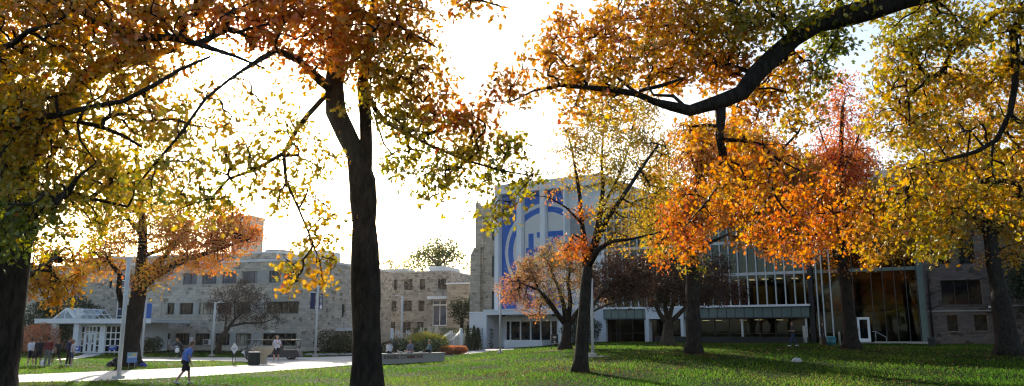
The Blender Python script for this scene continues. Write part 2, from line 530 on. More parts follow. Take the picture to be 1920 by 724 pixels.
M['blade'] = leafmat('grass_blade', [(0, (0.008, 0.021, 0.003)), (0.5, (0.017, 0.034, 0.005)), (0.8, (0.029, 0.039, 0.008)), (1, (0.045, 0.036, 0.012))], trans=0.85, tsat=5.2, gloss=0.006)
X, Y = scatter(190000, 26, 82)
n = len(X); Z = HV(X, Y)
a = rng.random(n) * 2 * pi; h = rng.uniform(0.05, 0.13, n) * (0.8 + 0.5 * np.sin(X * 0.9) * np.cos(Y * 0.7)); w = rng.uniform(0.012, 0.03, n) * (Y / 40)
ln = rng.normal(0, 0.05, (n, 2))
V = np.zeros((n, 3, 3))
V[:, 0] = np.stack([X - np.cos(a) * w, Y - np.sin(a) * w, Z - 0.01], 1)
V[:, 1] = np.stack([X + np.cos(a) * w, Y + np.sin(a) * w, Z - 0.01], 1)
V[:, 2] = np.stack([X + ln[:, 0], Y + ln[:, 1], Z + h], 1)
me = mesh_np('grass', V.reshape(-1, 3), np.arange(3 * n), np.full(n, 3), M['blade'])
face_attr(me, 'hue', np.clip(0.4 + 0.25 * np.sin(X * .37) * np.sin(Y * .29 + 1) + rng.normal(0, .2, n), 0, 1)); face_attr(me, 'tone', rng.uniform(0.7, 1.25, n))
o = bpy.data.objects.new('grass', me); COL.objects.link(o)
tag(o, 'short mown lawn grass blades over the whole green', 'grass', kind='stuff')

X, Y = scatter(12000, 26, 80)
# leaves gather in drifts and below the trees
keep = (np.sin(X * 0.5 + 1) * np.cos(Y * 0.4) + rng.normal(0, 0.6, len(X))) > -0.1
X, Y = X[keep], Y[keep]
for tx, ty, tn in ((2.7, 38, 900), (11, 47, 900), (23, 53, 700), (29, 46, 700), (-24, 50, 500), (4, 61, 400)):
    X = np.concatenate([X, rng.normal(tx, 2.6, tn)]); Y = np.concatenate([Y, rng.normal(ty, 2.2, tn)])
n = len(X); Z = HV(X, Y) + rng.uniform(0.03, 0.09, n)
s = rng.uniform(0.03, 0.07, n); a = rng.random(n) * 2 * pi
nr = rng.normal(0, 0.35, (n, 2))
V = np.zeros((n, 4, 3))
for k, (u, v) in enumerate(((-1, 0), (0, -0.7), (1, 0), (0, 0.7))):
    dx = (u * np.cos(a) - v * np.sin(a)) * s; dy = (u * np.sin(a) + v * np.cos(a)) * s
    V[:, k] = np.stack([X + dx, Y + dy, Z + dx * nr[:, 0] + dy * nr[:, 1]], 1)
M['fallen'] = leafmat('fallen_leaf', [(0, (0.16, 0.09, 0.04)), (0.5, (0.24, 0.14, 0.05)), (0.85, (0.28, 0.18, 0.08)), (1, (0.42, 0.32, 0.2))], trans=0.3, tsat=1.2, gloss=.008)
me = mesh_np('fallen_leaves', V.reshape(-1, 3), np.arange(4 * n), np.full(n, 4), M['fallen'])
face_attr(me, 'hue', rng.random(n)); face_attr(me, 'tone', rng.uniform(0.7, 1.2, n))
o = bpy.data.objects.new('fallen_leaves', me); COL.objects.link(o)
tag(o, 'dry brown and yellow fallen leaves lying in the lawn', 'fallen leaves', kind='stuff')
# ================================================================ BUILDINGS
def plane_uz(O, t, px, py):
    """hit of the picture ray with the vertical plane through O (2D) along t (2D): distance u along t, height z"""
    r = ray(px, py)
    # k*r = O + u*t
    det = r.x * (-t[1]) - r.y * (-t[0])
    k = (O[0] * (-t[1]) - O[1] * (-t[0])) / det
    x = r.x * k; y = r.y * k
    u = (x - O[0]) * t[0] + (y - O[1]) * t[1]
    return u, CZ + r.z * k


class Bld:
    def __init__(s, name, A, B, label, cat='building', group=None):
        """A=(px,D) origin, B=(px,D): front face runs through both"""
        def xy(p):
            return ((p[0] - 960) / F * p[1] * CP, p[1])
        a = xy(A); b = xy(B)
        d = Vector((b[0] - a[0], b[1] - a[1]))
        if d.x < 0: d = -d
        d.normalize()
        s.O = a; s.t = (d.x, d.y); s.n = (-d.y, d.x)      # n points into the building (local +y)
        s.rz = atan2(d.y, d.x)
        s.root = empty(name, (a[0], a[1], 0), s.rz, label, cat, group)

    def f(s, px, py=615, y=0.0):
        O = (s.O[0] + s.n[0] * y, s.O[1] + s.n[1] * y)
        return plane_uz(O, s.t, px, py)

    def u(s, px, py=615, y=0.0): return s.f(px, py, y)[0]
    def z(s, px, py, y=0.0): return s.f(px, py, y)[1]

    def side(s, px, py=615, x=0.0):
        O = (s.O[0] + s.t[0] * x, s.O[1] + s.t[1] * x)
        return plane_uz(O, s.n, px, py)

    def world(s, x, y, z=0):
        return Vector((s.O[0] + s.t[0] * x + s.n[0] * y, s.O[1] + s.t[1] * x + s.n[1] * y, z))


FRONT = lambda y0=0.0: (lambda u, z, d: (u, y0 + d, z))
RIGHT = lambda x0=0.0: (lambda u, z, d: (x0 - d, u, z))


def mbox(mb, mp, u0, u1, z0, z1, d0, d1, mi=0):
    a = mp(u0, z0, d0); b = mp(u1, z1, d1)
    mb.box(a[0], b[0], a[1], b[1], a[2], b[2], mi)


def wall_grid(mb, mp, u0, u1, z0, z1, holes, rev=0.22, mi=0):
    us = sorted({u0, u1} | {h[0] for h in holes} | {h[1] for h in holes})
    zs = sorted({z0, z1} | {h[2] for h in holes} | {h[3] for h in holes})
    us = [u for u in us if u0 - 1e-6 <= u <= u1 + 1e-6]; zs = [z for z in zs if z0 - 1e-6 <= z <= z1 + 1e-6]
    for i in range(len(us) - 1):
        for j in range(len(zs) - 1):
            cu = (us[i] + us[i + 1]) / 2; cz = (zs[j] + zs[j + 1]) / 2
            if any(h[0] < cu < h[1] and h[2] < cz < h[3] for h in holes): continue
            mb._a([mp(us[i], zs[j], 0), mp(us[i + 1], zs[j], 0), mp(us[i + 1], zs[j + 1], 0), mp(us[i], zs[j + 1], 0)], [(0, 1, 2, 3)], mi)
    for a, b, c, d in holes:
        for q in (((a, c), (a, d)), ((b, d), (b, c)), ((a, d), (b, d)), ((b, c), (a, c))):
            (p0, p1), (q0, q1) = q
            mb._a([mp(p0, p1, 0), mp(q0, q1, 0), mp(q0, q1, rev), mp(p0, p1, rev)], [(0, 1, 2, 3)], mi)


def window(parent, mp, u0, u1, z0, z1, nu=2, nz=1, fm=None, gm=None, d=0.2, fw=0.06, sill=True, label=None, smat=None):
    fm = fm or M['frame']; gm = gm or M['glass']
    mb = MB()
    e = 0.003
    mbox(mb, mp, u0 + e, u0 + fw, z0 + e, z1 - e, d - 0.06, d)
    mbox(mb, mp, u1 - fw, u1 - e, z0 + e, z1 - e, d - 0.06, d)
    mbox(mb, mp, u0 + fw, u1 - fw, z0 + e, z0 + fw, d - 0.06, d)
    mbox(mb, mp, u0 + fw, u1 - fw, z1 - fw, z1 - e, d - 0.06, d)
    for k in range(1, nu):
        c = u0 + (u1 - u0) * k / nu
        mbox(mb, mp, c - fw * 0.4, c + fw * 0.4, z0 + fw, z1 - fw, d - 0.055, d)
    for k in range(1, nz):
        c = z0 + (z1 - z0) * k / nz
        mbox(mb, mp, u0 + fw, u1 - fw, c - fw * 0.35, c + fw * 0.35, d - 0.05, d - 0.003)
    w = mb.build('window', fm, parent)
    if label: w['label'] = label
    g = MB(); mbox(g, mp, u0 + e, u1 - e, z0 + e, z1 - e, d + 0.002, d + 0.02)
    g.build('pane', gm, w)
    if sill:
        s_ = MB(); mbox(s_, mp, u0 - 0.06, u1 + 0.06, z0 - 0.1, z0 - 0.002, -0.07, 0.12)
        s_.build('sill', smat or M['concrete'], w)
    return w


# ---------------- left stone building (three storeys) -----------------
B1 = Bld('stone_building', (575, 85), (300, 91), 'long three storey limestone building behind the left lawn with flat roof and strip windows')
R1 = B1.root
uL = B1.u(40)
ztop = B1.z(480, 491)
rows = [(B1.z(480, 530.6), B1.z(480, 508.2)), (B1.z(480, 588.5), B1.z(480, 566)), (B1.z(480, 648), B1.z(480, 625))]
top = [(335.6, 363), (372, 400), (410, 437.7), (448, 477), (498.5, 522), (527, 556)]
mid = [(310, 324), (333.5, 359.5), (370, 398.6), (405, 432), (440, 468), (497, 558)]
bot = [(307.5, 321), (330, 356.6), (366, 394.5), (403.6, 432), (442.7, 472), (493, 556)]
holes = []; wins = []
for r, lst in zip(rows, (top, mid, bot)):
    for k, (a, b) in enumerate(lst):
        wins.append((B1.u(a), B1.u(b), r[0], r[1], r, k))
        holes.append((B1.u(a), B1.u(b), r[0], r[1]))
extra = [(260, 277, 643, 623), (197, 202, 541, 525), (264, 283, 535, 513), (234, 250, 535, 513), (60, 74, 590, 566), (82, 96, 640, 620)]
for a, b, c, d in extra:
    holes.append((B1.u(a), B1.u(b), B1.z((a + b) / 2, c), B1.z((a + b) / 2, d)))
su0, su1 = B1.u(214), B1.u(231)
sz0, sz1 = B1.z(222, 606), B1.z(222, 513)
holes.append((su0, su1, sz0, sz1))
DEP = B1.side(733)[0]
w = MB()
wall_grid(w, FRONT(), uL, 0, -0.6, ztop, holes)
sh = []
s1 = (B1.side(640)[0], B1.side(645)[0], B1.side(642, 595)[1], B1.side(642, 570)[1])
s2 = (B1.side(652)[0], B1.side(659)[0], B1.side(655, 517)[1], B1.side(655, 508)[1])
s3 = (B1.side(633)[0], B1.side(649)[0], -0.1, B1.side(640, 631)[1])
s4 = (B1.side(600)[0], B1.side(606)[0], B1.side(603, 548)[1], B1.side(603, 530)[1])
sh = [s1, s2, s3]
wall_grid(w, RIGHT(), 0, DEP, -0.6, ztop, sh)
w.quad((uL, 0, -0.6), (uL, DEP, -0.6), (uL, DEP, ztop), (uL, 0, ztop)); w.quad((uL, DEP, -0.6), (0, DEP, -0.6), (0, DEP, ztop), (uL, DEP, ztop))
w.build('wall', M['stone1'], R1)
c = MB()
c.box(uL - 0.1, 0.12, -0.12, 0.25, ztop, ztop + 0.28); c.box(-0.25, 0.12, 0.25, DEP + 0.1, ztop, ztop + 0.28)
c.build('coping', M['white2'], R1)
rf = MB(); rf.box(uL, -0.26, 0.26, DEP, ztop - 0.1, ztop + 0.1)
rf = rf.build('roof', M['roofgrey'], R1)
# set-back storey, stone tower, rooftop plant
zb = ztop + 0.1
pa = B1.u(440, y=5); pb = B1.u(521, 480, y=5)
pz = B1.z(500, 475, y=5)
m = MB(); m.box(pa - 25, pb, 5, 14, zb, pz, 0); m.box(pa - 25.1, pb + 0.15, 4.85, 14.2, pz, pz + 0.22, 1)
m.box(pb - 0.15, pb + 0.05, 4.9, 5.0, zb, pz, 1)
m.build('set_back_storey', [M['stone1'], M['white2']], R1)
m = MB()
for a, b in ((448, 477), (487, 516)):
    m.box(B1.u(a, y=5), B1.u(b, y=5), 4.95, 5.0, B1.z(480, 487.5, 5), B1.z(480, 485.5, 5))
m.build('louvre', M['frame'], R1)
ta, tb = B1.u(432, 480, y=12), B1.u(494, 440, y=15)
m = MB(); tz = B1.z(484, 403, y=12)
m.box(ta, tb, 12, 15, zb, tz - 0.4); m.box(ta - .15, tb + .15, 11.85, 15.15, tz - 0.4, tz)
m.build('stone_tower', M['stone1'], R1)
xa, xb = B1.u(574, 475, y=7), B1.u(606, 475, y=7)
xb = min(xb, -0.8)
m = MB(); m.box(xb - 3.4, xb, 7, 11, zb, B1.z(600, 469, 7))
m.build('rooftop_unit', M['white2'], R1)
m = MB(); xa = B1.u(497, 470, y=9)
m.box(xa, xa + 2.2, 9, 12, zb, B1.z(500, 468, 9)); m.build('roof_hatch', M['panelgrey'], R1)
gset = {(0, 0): 'glass_blue', (0, 1): 'glass_blue', (0, 2): 'glass_blue', (0, 3): 'glass_blue', (0, 4): 'glass_blue', (1, 2): 'glass_warm', (2, 4): 'glass_warm'}
for (a, b, c0, c1, r, k) in wins:
    ri = rows.index(r)
    nu = 4 if k < 5 else 6
    gm = M[gset.get((ri, k), 'glass')]
    window(R1, FRONT(), a, b, c0, c1, 2 if k == 0 else nu, 1, gm=gm, sill=False)
for a, b, c0, d in extra:
    window(R1, FRONT(), B1.u(a), B1.u(b), B1.z((a + b) / 2, c0), B1.z((a + b) / 2, d), 1 if b - a < 8 else 3, 1, gm=M['glass_blue'] if c0 == 535 else M['glass'])
# pale panels between the windows, stone sills in long strips
for lst, r in zip((top, mid, bot), rows):
    for k in range(len(lst) - 1):
        pm = MB(); pm.box(B1.u(lst[k][1]) + 0.01, B1.u(lst[k + 1][0]) - 0.01, -0.03, -0.002, r[0] + .01, r[1] - .01)
        pm.build('spandrel_panel', M['panelgrey'], R1)
for lst, r in zip((top, mid, bot), rows):
    sb = MB(); sb.box(B1.u(lst[0][0]) - 0.15, B1.u(lst[-1][1]) + 0.15, -0.1, -0.004, r[0] - 0.14, r[0] - 0.006)
    sb.build('sill', M['concrete'], R1)
    sb = MB(); sb.box(B1.u(lst[0][0]) - 0.15, B1.u(lst[-1][1]) + 0.15, -0.05, -0.004, r[1] + 0.006, r[1] + 0.12)
    sb.build('lintel', M['concrete'], R1)
window(R1, FRONT(), su0, su1, sz0, sz1, 1, 7, fm=M['white'], gm=M['glass_blue'], fw=0.12, label='tall white framed stair window')
window(R1, RIGHT(), *s1, 1, 1); window(R1, RIGHT(), *s2, 1, 1, sill=False)
dd = MB(); mbox(dd, RIGHT(), s3[0], s3[1], s3[2], s3[3], 0.2, 0.25); dd.build('door', M['black'], R1)
m = MB(); a = B1.side(630)[0]; b = B1.side(664)[0]; zc = B1.side(640, 621)[1]
mbox(m, RIGHT(), a, b, zc, zc + 0.3, -1.4, 0.0); m.build('door_canopy', M['white2'], R1)
m = MB(); u = B1.u(300); m.tube([(u, -0.09, 0), (u, -0.09, ztop - 0.5)], 0.06, 6); m.build('downpipe', M['concrete'], R1)
# air conditioners standing in the bottom windows
for a in (312, 345 + 42):
    x = B1.u(a); z0 = rows[2][0] + 0.05
    m = MB(); m.box(x, x + 0.75, -0.38, 0.12, z0, z0 + 0.6); m.box(x + 0.06, x + 0.69, -0.385, -0.381, z0 + 0.06, z0 + 0.54, 1)
    m.build('air_conditioner', [M['white2'], M['frame']], R1)
m = MB(); x = B1.u(357.5); m.box(x, B1.u(364.5), -0.05, -0.035, rows[2][0] + 0.1, rows[2][0] + 0.9); m.build('paper_notice', M['white'], R1)
for z_, L_ in ((ztop, 1),):
    pass
m = MB(); x = DEP * 0.55
mbox(m, RIGHT(), B1.side(652)[0], B1.side(663)[0], B1.side(655, 521)[1], B1.side(655, 520)[1] + .05, -0.35, 0); m.build('wall_lamp', M['white'], R1)

# ---------------- white entrance porch ---------------------------------
PB = Bld('entrance_porch', (65, 79.5), (235, 79.5), 'white entrance porch with columns and pitched glass skylight in front of the stone building')
RP = PB.root
zf0, zf1 = PB.z(130, 606.5), PB.z(130, 599.5)
x0, x1 = PB.u(65), PB.u(236)
m = MB(); m.box(x0, x1 + 2.5, 0, 9.5, zf0 + 0.12, zf1 - 0.05); m.box(x0 - 0.06, x1 + 2.5, -0.06, 0.0, zf0, zf1); m.box(x0 - 0.08, x0 - 0.002, 0, 9.5, zf0, zf1)
m.box(x0 - 0.1, x1 + 2.5, -0.1, 9.5, zf1 + .001, zf1 + 0.1)
m.build('roof_slab', M['white'], RP)
for px in (97.5, 139.5):
    u = PB.u(px); m = MB(); m.box(u - 0.26, u + 0.26, 0.3, 0.82, -0.2, zf0 + 0.115)
    m.box(u - 0.33, u + 0.33, 0.23, 0.89, -0.2, 0.25); m.build('column', M['white'], RP, bevel=0.02)
for px in (97.5, 139.5):
    u = PB.u(px); m = MB(); m.box(u - 0.26, u + 0.26, 7.3, 7.82, -0.2, zf0 + 0.115); m.build('column', M['white'], RP, bevel=0.02)


def grid_glaze(parent, name, u0, u1, z0, z1, y, us, zs, fm, gm, fw=0.05):
    m = MB()
    for u in us: m.box(u - fw, u + fw, y - 0.06, y + 0.06, z0, z1)
    for k in range(len(us) - 1):
        for z in zs: m.box(us[k] + fw, us[k + 1] - fw, y - 0.05, y + 0.05, z - fw, z + fw)
    fr = m.build(name, fm, parent)
    g = MB(); g.box(u0, u1, y + 0.0, y + 0.02, z0, z1); g.build('pane', gm, fr)
    return fr


yw = 1.2
p0, p1 = PB.u(148, y=yw), PB.u(197, y=yw)
m = MB()
m.box(p0 - 0.1, PB.u(153, y=yw), yw - 0.1, yw + 0.3, -0.2, zf0 + 0.11); m.box(PB.u(189.5, y=yw), p1 + 0.1, yw - 0.12, yw + 0.3, -0.2, zf0 + 0.11)
m.box(PB.u(153, y=yw), PB.u(189.5, y=yw), yw - 0.08, yw + 0.3, PB.z(170, 611, yw), zf0 + 0.11)
m.build('door_surround', M['white'], RP)
zt = PB.z(170, 611, yw)
zd = PB.z(170, 623.5, yw)
zr = [PB.z(170, q, yw) for q in (624, 636, 648)]
grid_glaze(RP, 'side_light', PB.u(153.5, y=yw), PB.u(160, y=yw), 0.05, zt, yw, [PB.u(154, y=yw), PB.u(160.3, y=yw)], [0.1] + zr + [zt - .05], M['white'], M['glass_warm'])
grid_glaze(RP, 'side_light', PB.u(182, y=yw), PB.u(189.5, y=yw), 0.05, zt, yw, [PB.u(182.2, y=yw), PB.u(189, y=yw)], [0.1] + zr + [zt - .05], M['white'], M['glass_warm'])
grid_glaze(RP, 'fanlight', PB.u(160.6, y=yw), PB.u(182, y=yw), zd, zt, yw, [PB.u(q, y=yw) for q in (161.2, 168, 174.5, 181)], [zd + .06, zt - .05], M['white'], M['glass_warm'])
for a, b in ((161, 171), (171.4, 181.4)):
    ua, ub = PB.u(a, y=yw), PB.u(b, y=yw)
    d_ = grid_glaze(RP, 'door', ua, ub, 0.03, zd - 0.03, yw - 0.01, [ua + .09, ub - .09], [0.15, PB.z(170, 644, yw), zd - 0.12], M['white'], M['glass_warm'], 0.085)
    h_ = MB(); h_.tube([(ub - .1 if a < 165 else ua + .1, yw - .14, 1.0), (ub - .1 if a < 165 else ua + .1, yw - .14, 1.35)], 0.02, 6); h_.build('handle', M['steel'], d_)
us = [PB.u(q, y=yw) for q in (199, 208.5, 217.5, 226.5, 234)]
grid_glaze(RP, 'glazed_wall', us[0], us[-1], 0.1, zt, yw + .1, us, [0.15] + zr + [zt], M['white'], M['glass'])
m = MB(); m.box(us[-1], us[-1] + 1.2, yw, yw + 7.5, -0.2, zf0 + .11); m.box(us[0] - .1, us[-1], yw, yw + .25, zt + .05, zf0 + .11); m.build('wall', M['white'], RP)
# pitched skylight: ridge runs back to the right
sk = MB(); gl = MB()
zA = zf1 + 0.1
a0, a1 = PB.u(98, y=1.5), PB.u(139, y=1.5); apx = PB.u(121, y=1.5); zpk = PB.z(121, 578, 1.5)
# eave line ends at px 195: express as far end further back
LEN = 6.5
off = PB.u(193, 598, y=1.5 + LEN) - a1
off2 = PB.u(163, 583, y=1.5 + LEN) - apx
A = Vector((a0, 1.5, zA)); B_ = Vector((a1, 1.5, zA)); C_ = Vector((apx, 1.5, zpk)); dl = Vector((0.6, LEN, 0)) if off < 0 else Vector((min(off, 3), LEN, 0))
for P0, P1 in ((A, C_), (B_, C_), (A, B_)): sk.tube([P0, P1], 0.07, 4, smooth=False)
for k in range(7):
    o_ = dl * (k / 6)
    sk.tube([A + o_, C_ + o_], 0.05, 4, smooth=False); sk.tube([B_ + o_, C_ + o_], 0.05, 4, smooth=False)
for q in (A, B_, C_, (B_ + C_) / 2): sk.tube([q, q + dl], 0.06 if q is not (B_ + C_) / 2 else 0.03, 4, smooth=False)
sk.tube([(A + B_) / 2, C_], 0.04, 4, smooth=False)
s_ = sk.build('skylight', M['white'], RP)
gl.quad(A, C_, C_ + dl, A + dl); gl.quad(B_, B_ + dl, C_ + dl, C_); gl._a([A, B_, C_], [(0, 1, 2)])
gl.build('pane', M['glass_roof'], s_)

# ---------------- centre stone building --------------------------------
CB = Bld('stone_hall', (843, 117), (732, 119.5), 'grey limestone hall with punched windows standing between the two larger buildings')
RC = CB.root
cu0 = CB.u(640); cz1 = CB.z(790, 511.5)
cw = [[(736, 743), (755.5, 771.5), (785, 795.5), (820, 836)], [(729, 742), (755, 771), (784, 795)], [(728, 741), (755, 770), (782, 794)]]
cr = [(544, 523.3), (584, 563.6), (624, 603.5)]
holes = []
for lst, (b, t) in zip(cw, cr):
    for a, c in lst: holes.append((CB.u(a), CB.u(c), CB.z(780, b), CB.z(780, t)))
e = (CB.u(810), CB.u(846) - 1.0, CB.z(825, 611), CB.z(825, 562))
e = (CB.u(810), -0.5, e[2], e[3])
m = MB(); wall_grid(m, FRONT(), cu0, 0, -0.5, cz1, holes + [e])
cd = CB.side(915)[0] if CB.side(915)[0] > 0 else 20
cd = max(18, min(cd, 40))
wall_grid(m, RIGHT(), 0, cd, -0.5, cz1, [])
m.quad((cu0, 0, -.5), (cu0, cd, -.5), (cu0, cd, cz1), (cu0, 0, cz1)); m.quad((cu0, cd, -.5), (0, cd, -.5), (0, cd, cz1), (cu0, cd, cz1))
m.build('wall', M['stone2'], RC)
m = MB(); m.box(cu0, .1, -.1, .3, cz1, cz1 + .25); m.box(-.3, .1, .3, cd, cz1, cz1 + .25); m.build('coping', M['panelgrey'], RC)
m = MB(); m.box(cu0, -.31, .31, cd, cz1 - .2, cz1 + .1); m.build('roof', M['roofgrey'], RC)
for h_ in holes: window(RC, FRONT(), *h_, 1 if h_[1] - h_[0] < 1.1 else 2, 2, gm=M['glass'], smat=M['panelgrey'])
window(RC, FRONT(), *e, 2, 1, fm=M['white'], gm=M['glass_blue'], fw=0.14, sill=False, label='tall white framed entrance window')
m = MB(); m.box(e[0], e[1], -.02, .1, CB.z(825, 573), CB.z(825, 571.5) + .06); m.build('transom', M['white'], RC)
m = MB(); m.box(e[0] - .4, e[1] + .4, -1.2, 0, e[3] + .02, e[3] + .5); m.build('entrance_hood', M['white2'], RC)
zz = CB.z(780, 500, 4)
m = MB(); m.box(CB.u(720, y=4), CB.u(762, y=4), 4, 7, cz1 + .1, zz - .3); m.box(CB.u(768, y=6), CB.u(776, y=6), 6, 8, cz1 + .1, zz - .8); m.build('rooftop_unit', M['steel'], RC)
m = MB(); m.box(CB.u(803, y=3), CB.u(845, y=3) - 1, 3, 10, cz1 + .1, CB.z(820, 499, 3)); m.build('roof_storey', M['white2'], RC)
# low white-capped link wing
m = MB(); l0 = 0.6; l1 = l0 + 9
m.box(l0, l1, -3, 12, -0.5, CB.z(866, 533, -3)); m.build('link_wing', M['stone3'], RC)
m = MB(); m.box(l0 - .15, l1, -3.2, 12, CB.z(866, 533, -3) + .003, CB.z(866, 530, -3)); m.build('link_roof', M['white'], RC)

# ---------------- glass building with the banner facade ----------------
RB = Bld('glass_building', (935, 95), (1740, 71), 'large campus building with blue banner facade, white fins and tall glass curtain wall')
RR = RB.root
M['louvre'] = simple('grey_siding', (0.33, 0.34, 0.36), 0.6)
M['blue'] = simple('banner_blue', (0.02, 0.13, 0.50), 0.7, vary=0.05)
M['bannerwhite'] = simple('banner_white', (0.66, 0.65, 0.62), 0.7, vary=0.04)
M['spandrel'] = simple('green_glass_band', (0.14, 0.20, 0.185), 0.25, vary=0.1)
M['warmwall'] = simple('interior_wood_wall', (0.075, 0.045, 0.025), 0.6, vary=0.3)
M['yellow'] = simple('interior_yellow_panel', (0.42, 0.33, 0.05), 0.6)
M['intfloor'] = simple('interior_slab', (0.22, 0.21, 0.20), 0.7)
M['lamp'] = emis('ceiling_lamp_glow', (1.0, 0.66, 0.32), 1.6)
f = RB.u
Z = RB.z
ztopf = Z(935, 352.5)
# stone part at the left, slightly behind
ys = 2.5
sx0, sx1 = f(890, y=ys), f(935.5, y=ys)
sztop = Z(925, 383, ys)
sh = []
for (t_, b_) in ((420, 451), (479, 519), (546, 582)):
    sh.append((f(921.5, y=ys), f(931.5, y=ys), Z(926, b_, ys), Z(926, t_, ys)))
m = MB(); wall_grid(m, FRONT(ys), sx0, sx1, -0.5, sztop, sh)
m.quad((sx0, ys, -.5), (sx0, ys + 18, -.5), (sx0, ys + 18, sztop), (sx0, ys, sztop))
m.quad((sx0, ys, sztop), (sx1, ys, sztop), (sx1, ys + 18, sztop), (sx0, ys + 18, sztop))
zb = Z(895, 478, ys)
m.box(sx0 - 0.45, f(903, y=ys), ys - 0.5, ys + 1.5, -0.5, zb); m.prism([(sx0 - .45, zb), (f(903, y=ys), zb), (f(903, y=ys) - .1, zb + .9), (sx0 + 0.05, zb + .9)], ys - .4, ys + 1.4)
for k in range(3):
    a = f(921, y=ys); m.box(a + k * 0.0, a + 0.0 + 0.65, ys - .1, ys + .5, sztop, sztop + 0.75) if k == 0 else None
m.box(sx0, sx0 + 0.5, ys - .06, ys + .5, sztop, sztop + .4)
m.build('stone_wing', M['stone3'], RR)
m = MB(); m.box(sx0 - .1, sx1, ys - .12, ys + .02, Z(910, 396, ys), Z(910, 394, ys)); m.build('string_course', M['concrete'], RR)
for h_ in sh: window(RR, FRONT(ys), *h_, 1, 2, gm=M['glass_blue'], sill=True)
m = MB(); u = f(905, y=ys); m.tube([(u, ys - .12, 1), (u, ys - .12, sztop - .3)], 0.09, 8); m.build('downpipe', M['stone3'], RR)

# banner facade: frame, fins, three banner panels
def zt_(px): return ztopf
pB = Z(1000, 578)          # lower edge of the banners
fr0, fr1 = f(934), f(1066)
x1136 = f(1136)
zbt = Z(942, 366.5)
m = MB()
m.box(fr0, f(941.3), -0.9, 0.5, pB - 0.6, ztopf)
m.box(f(941.3), f(1066), -0.9, 0.5, zbt, ztopf)
m.box(f(1065), f(1069), -0.9, 0.0, 2, zbt)
m.box(f(941.3), f(1066), 0.0, 0.5, 2.0, zbt)
m.box(f(1069), x1136, 0.0, 0.5, -0.5, ztopf - 0.25)
m.box(f(1066), x1136 + .3, -0.9, 0.5, ztopf - 1.0, ztopf)
m.box(fr0, fr0 + .4, 0.5, 20, 2, ztopf)
m.build('white_frame', M['white2'], RR)
m = MB(); m.box(fr0 - .12, x1136 + .3, -1.0, 20, ztopf + .002, ztopf + 0.16); m.build('roof_edge', M['white'], RR)
for a, b in ((975.4, 984.6), (1020, 1029.2)):
    m = MB(); m.box(f(a), f(b), -0.85, -0.002, pB - 0.6, zbt - .002); m.build('fin', M['white2'], RR)
cu = f(1024.5, 469); cz = Z(1024.5, 469); R_ = f(1024.5) - f(947)
sx_ = (f(1068) - f(988)) / 80.0     # metres per pixel across the emblem
szz = (Z(1024, 430) - Z(1024, 510)) / 80.0


def in_emblem(u, z):
    px = 1024.5 + (u - cu) / sx_; py = 469 - (z - cz) / szz
    dx = (u - cu); dz = (z - cz); r = sqrt(dx * dx + dz * dz)
    white = False
    if r < R_: white = True
    if R_ * 0.925 > r > R_ * 0.80: white = False
    if white and r <= R_ * 0.80:
        if 990.6 < px < 1001 and 436.5 < py < 510: return False
        if 986 < px < 1019.5 and 463 < py < 473: return False
        if 1007 < px < 1059.5 and 434 < py < 444.5: return False
        # slanted stroke of the 7
        if 434 < py < 480:
            t = (py - 434) / 41.0
            xr = 1059.5 - t * 27
            if xr - 14 < px < xr: return False
        if 480 <= py < 510 and 1020 < px < 1032: return False
    return white


for a, b in ((942, 974.6), (985.6, 1019.3), (1030.2, 1064.2)):
    ua, ub = f(a), f(b); z0, z1 = pB, zbt - 0.05
    nu = int((ub - ua) / 0.055); nz = int((z1 - z0) / 0.055)
    U = np.linspace(ua, ub, nu + 1); Zs = np.linspace(z0, z1, nz + 1)
    m = MB()
    vs = [(u, -0.12, z) for z in Zs for u in U]; m.v = vs
    for j in range(nz):
        for i in range(nu):
            m.f.append((j * (nu + 1) + i, j * (nu + 1) + i + 1, (j + 1) * (nu + 1) + i + 1, (j + 1) * (nu + 1) + i))
            m.m.append(1 if in_emblem((U[i] + U[i + 1]) / 2, (Zs[j] + Zs[j + 1]) / 2) else 0); m.sm.append(False)
    m.build('banner', [M['blue'], M['bannerwhite']], RR)
m = MB(); m.box(f(1072), f(1130), -.04, -.002, Z(1100, 480), Z(1100, 398)); 
for k in range(26):
    z = Z(1100, 480) + (Z(1100, 398) - Z(1100, 480)) * k / 26; m.box(f(1072), f(1130), -.08, -.041, z, z + .08)
m.build('siding', M['louvre'], RR)

# white one-storey entrance block in front of the banners
ye = -4.5
E = lambda px: f(px, y=ye)
EZ = lambda px, py: Z(px, py, ye)
zl = EZ(880, 586.5); zf = EZ(960, 581.5); zfb = EZ(960, 590)
m = MB()
m.box(E(877), E(906), ye + .3, ye + 6, -.5, zl)
m.box(E(906), E(912), ye, ye + 6, -.5, zf)
m.box(E(1047), E(1054.5), ye, ye + 6, -.5, zf)
m.box(E(912), E(1047), ye, ye + 6, zfb, zf)
m.box(E(912), E(1047), ye + 3, ye + 6, EZ(1000, 601), zfb - .002)
m.box(E(912), E(924), ye + 3, ye + 3.2, -.5, EZ(1000, 601) - .002)
m.build('entrance_block', M['white2'], RR)
m = MB(); m.box(E(905.5), E(1055), ye - .05, ye + 6.1, zf + .002, zf + .1); m.box(E(876.5), E(905), ye + .25, ye + 6, zl + .002, zl + .1); m.build('parapet_cap', M['white'], RR)
yg = ye + 3.0
G = lambda px: f(px, y=yg)
zg0, zg1 = 0.15, Z(1000, 602.5, yg)
m = MB()
for px in (936, 957.4, 976.4, 995.5, 1014.3, 1033.8, 1046): m.box(G(px) - .07, G(px) + .07, yg - .1, yg + .05, zg0, zg1)
m.box(G(935), G(1047), yg - .11, yg + .05, zg1, zg1 + .12); m.box(G(1015), G(1047), yg - .11, yg + .05, zg0, Z(1030, 643.5, yg))
fr = m.build('entrance_window', M['white'], RR)
m = MB(); m.box(G(936), G(1046), yg + .02, yg + .04, zg0, zg1); m.build('pane', M['glass'], fr)
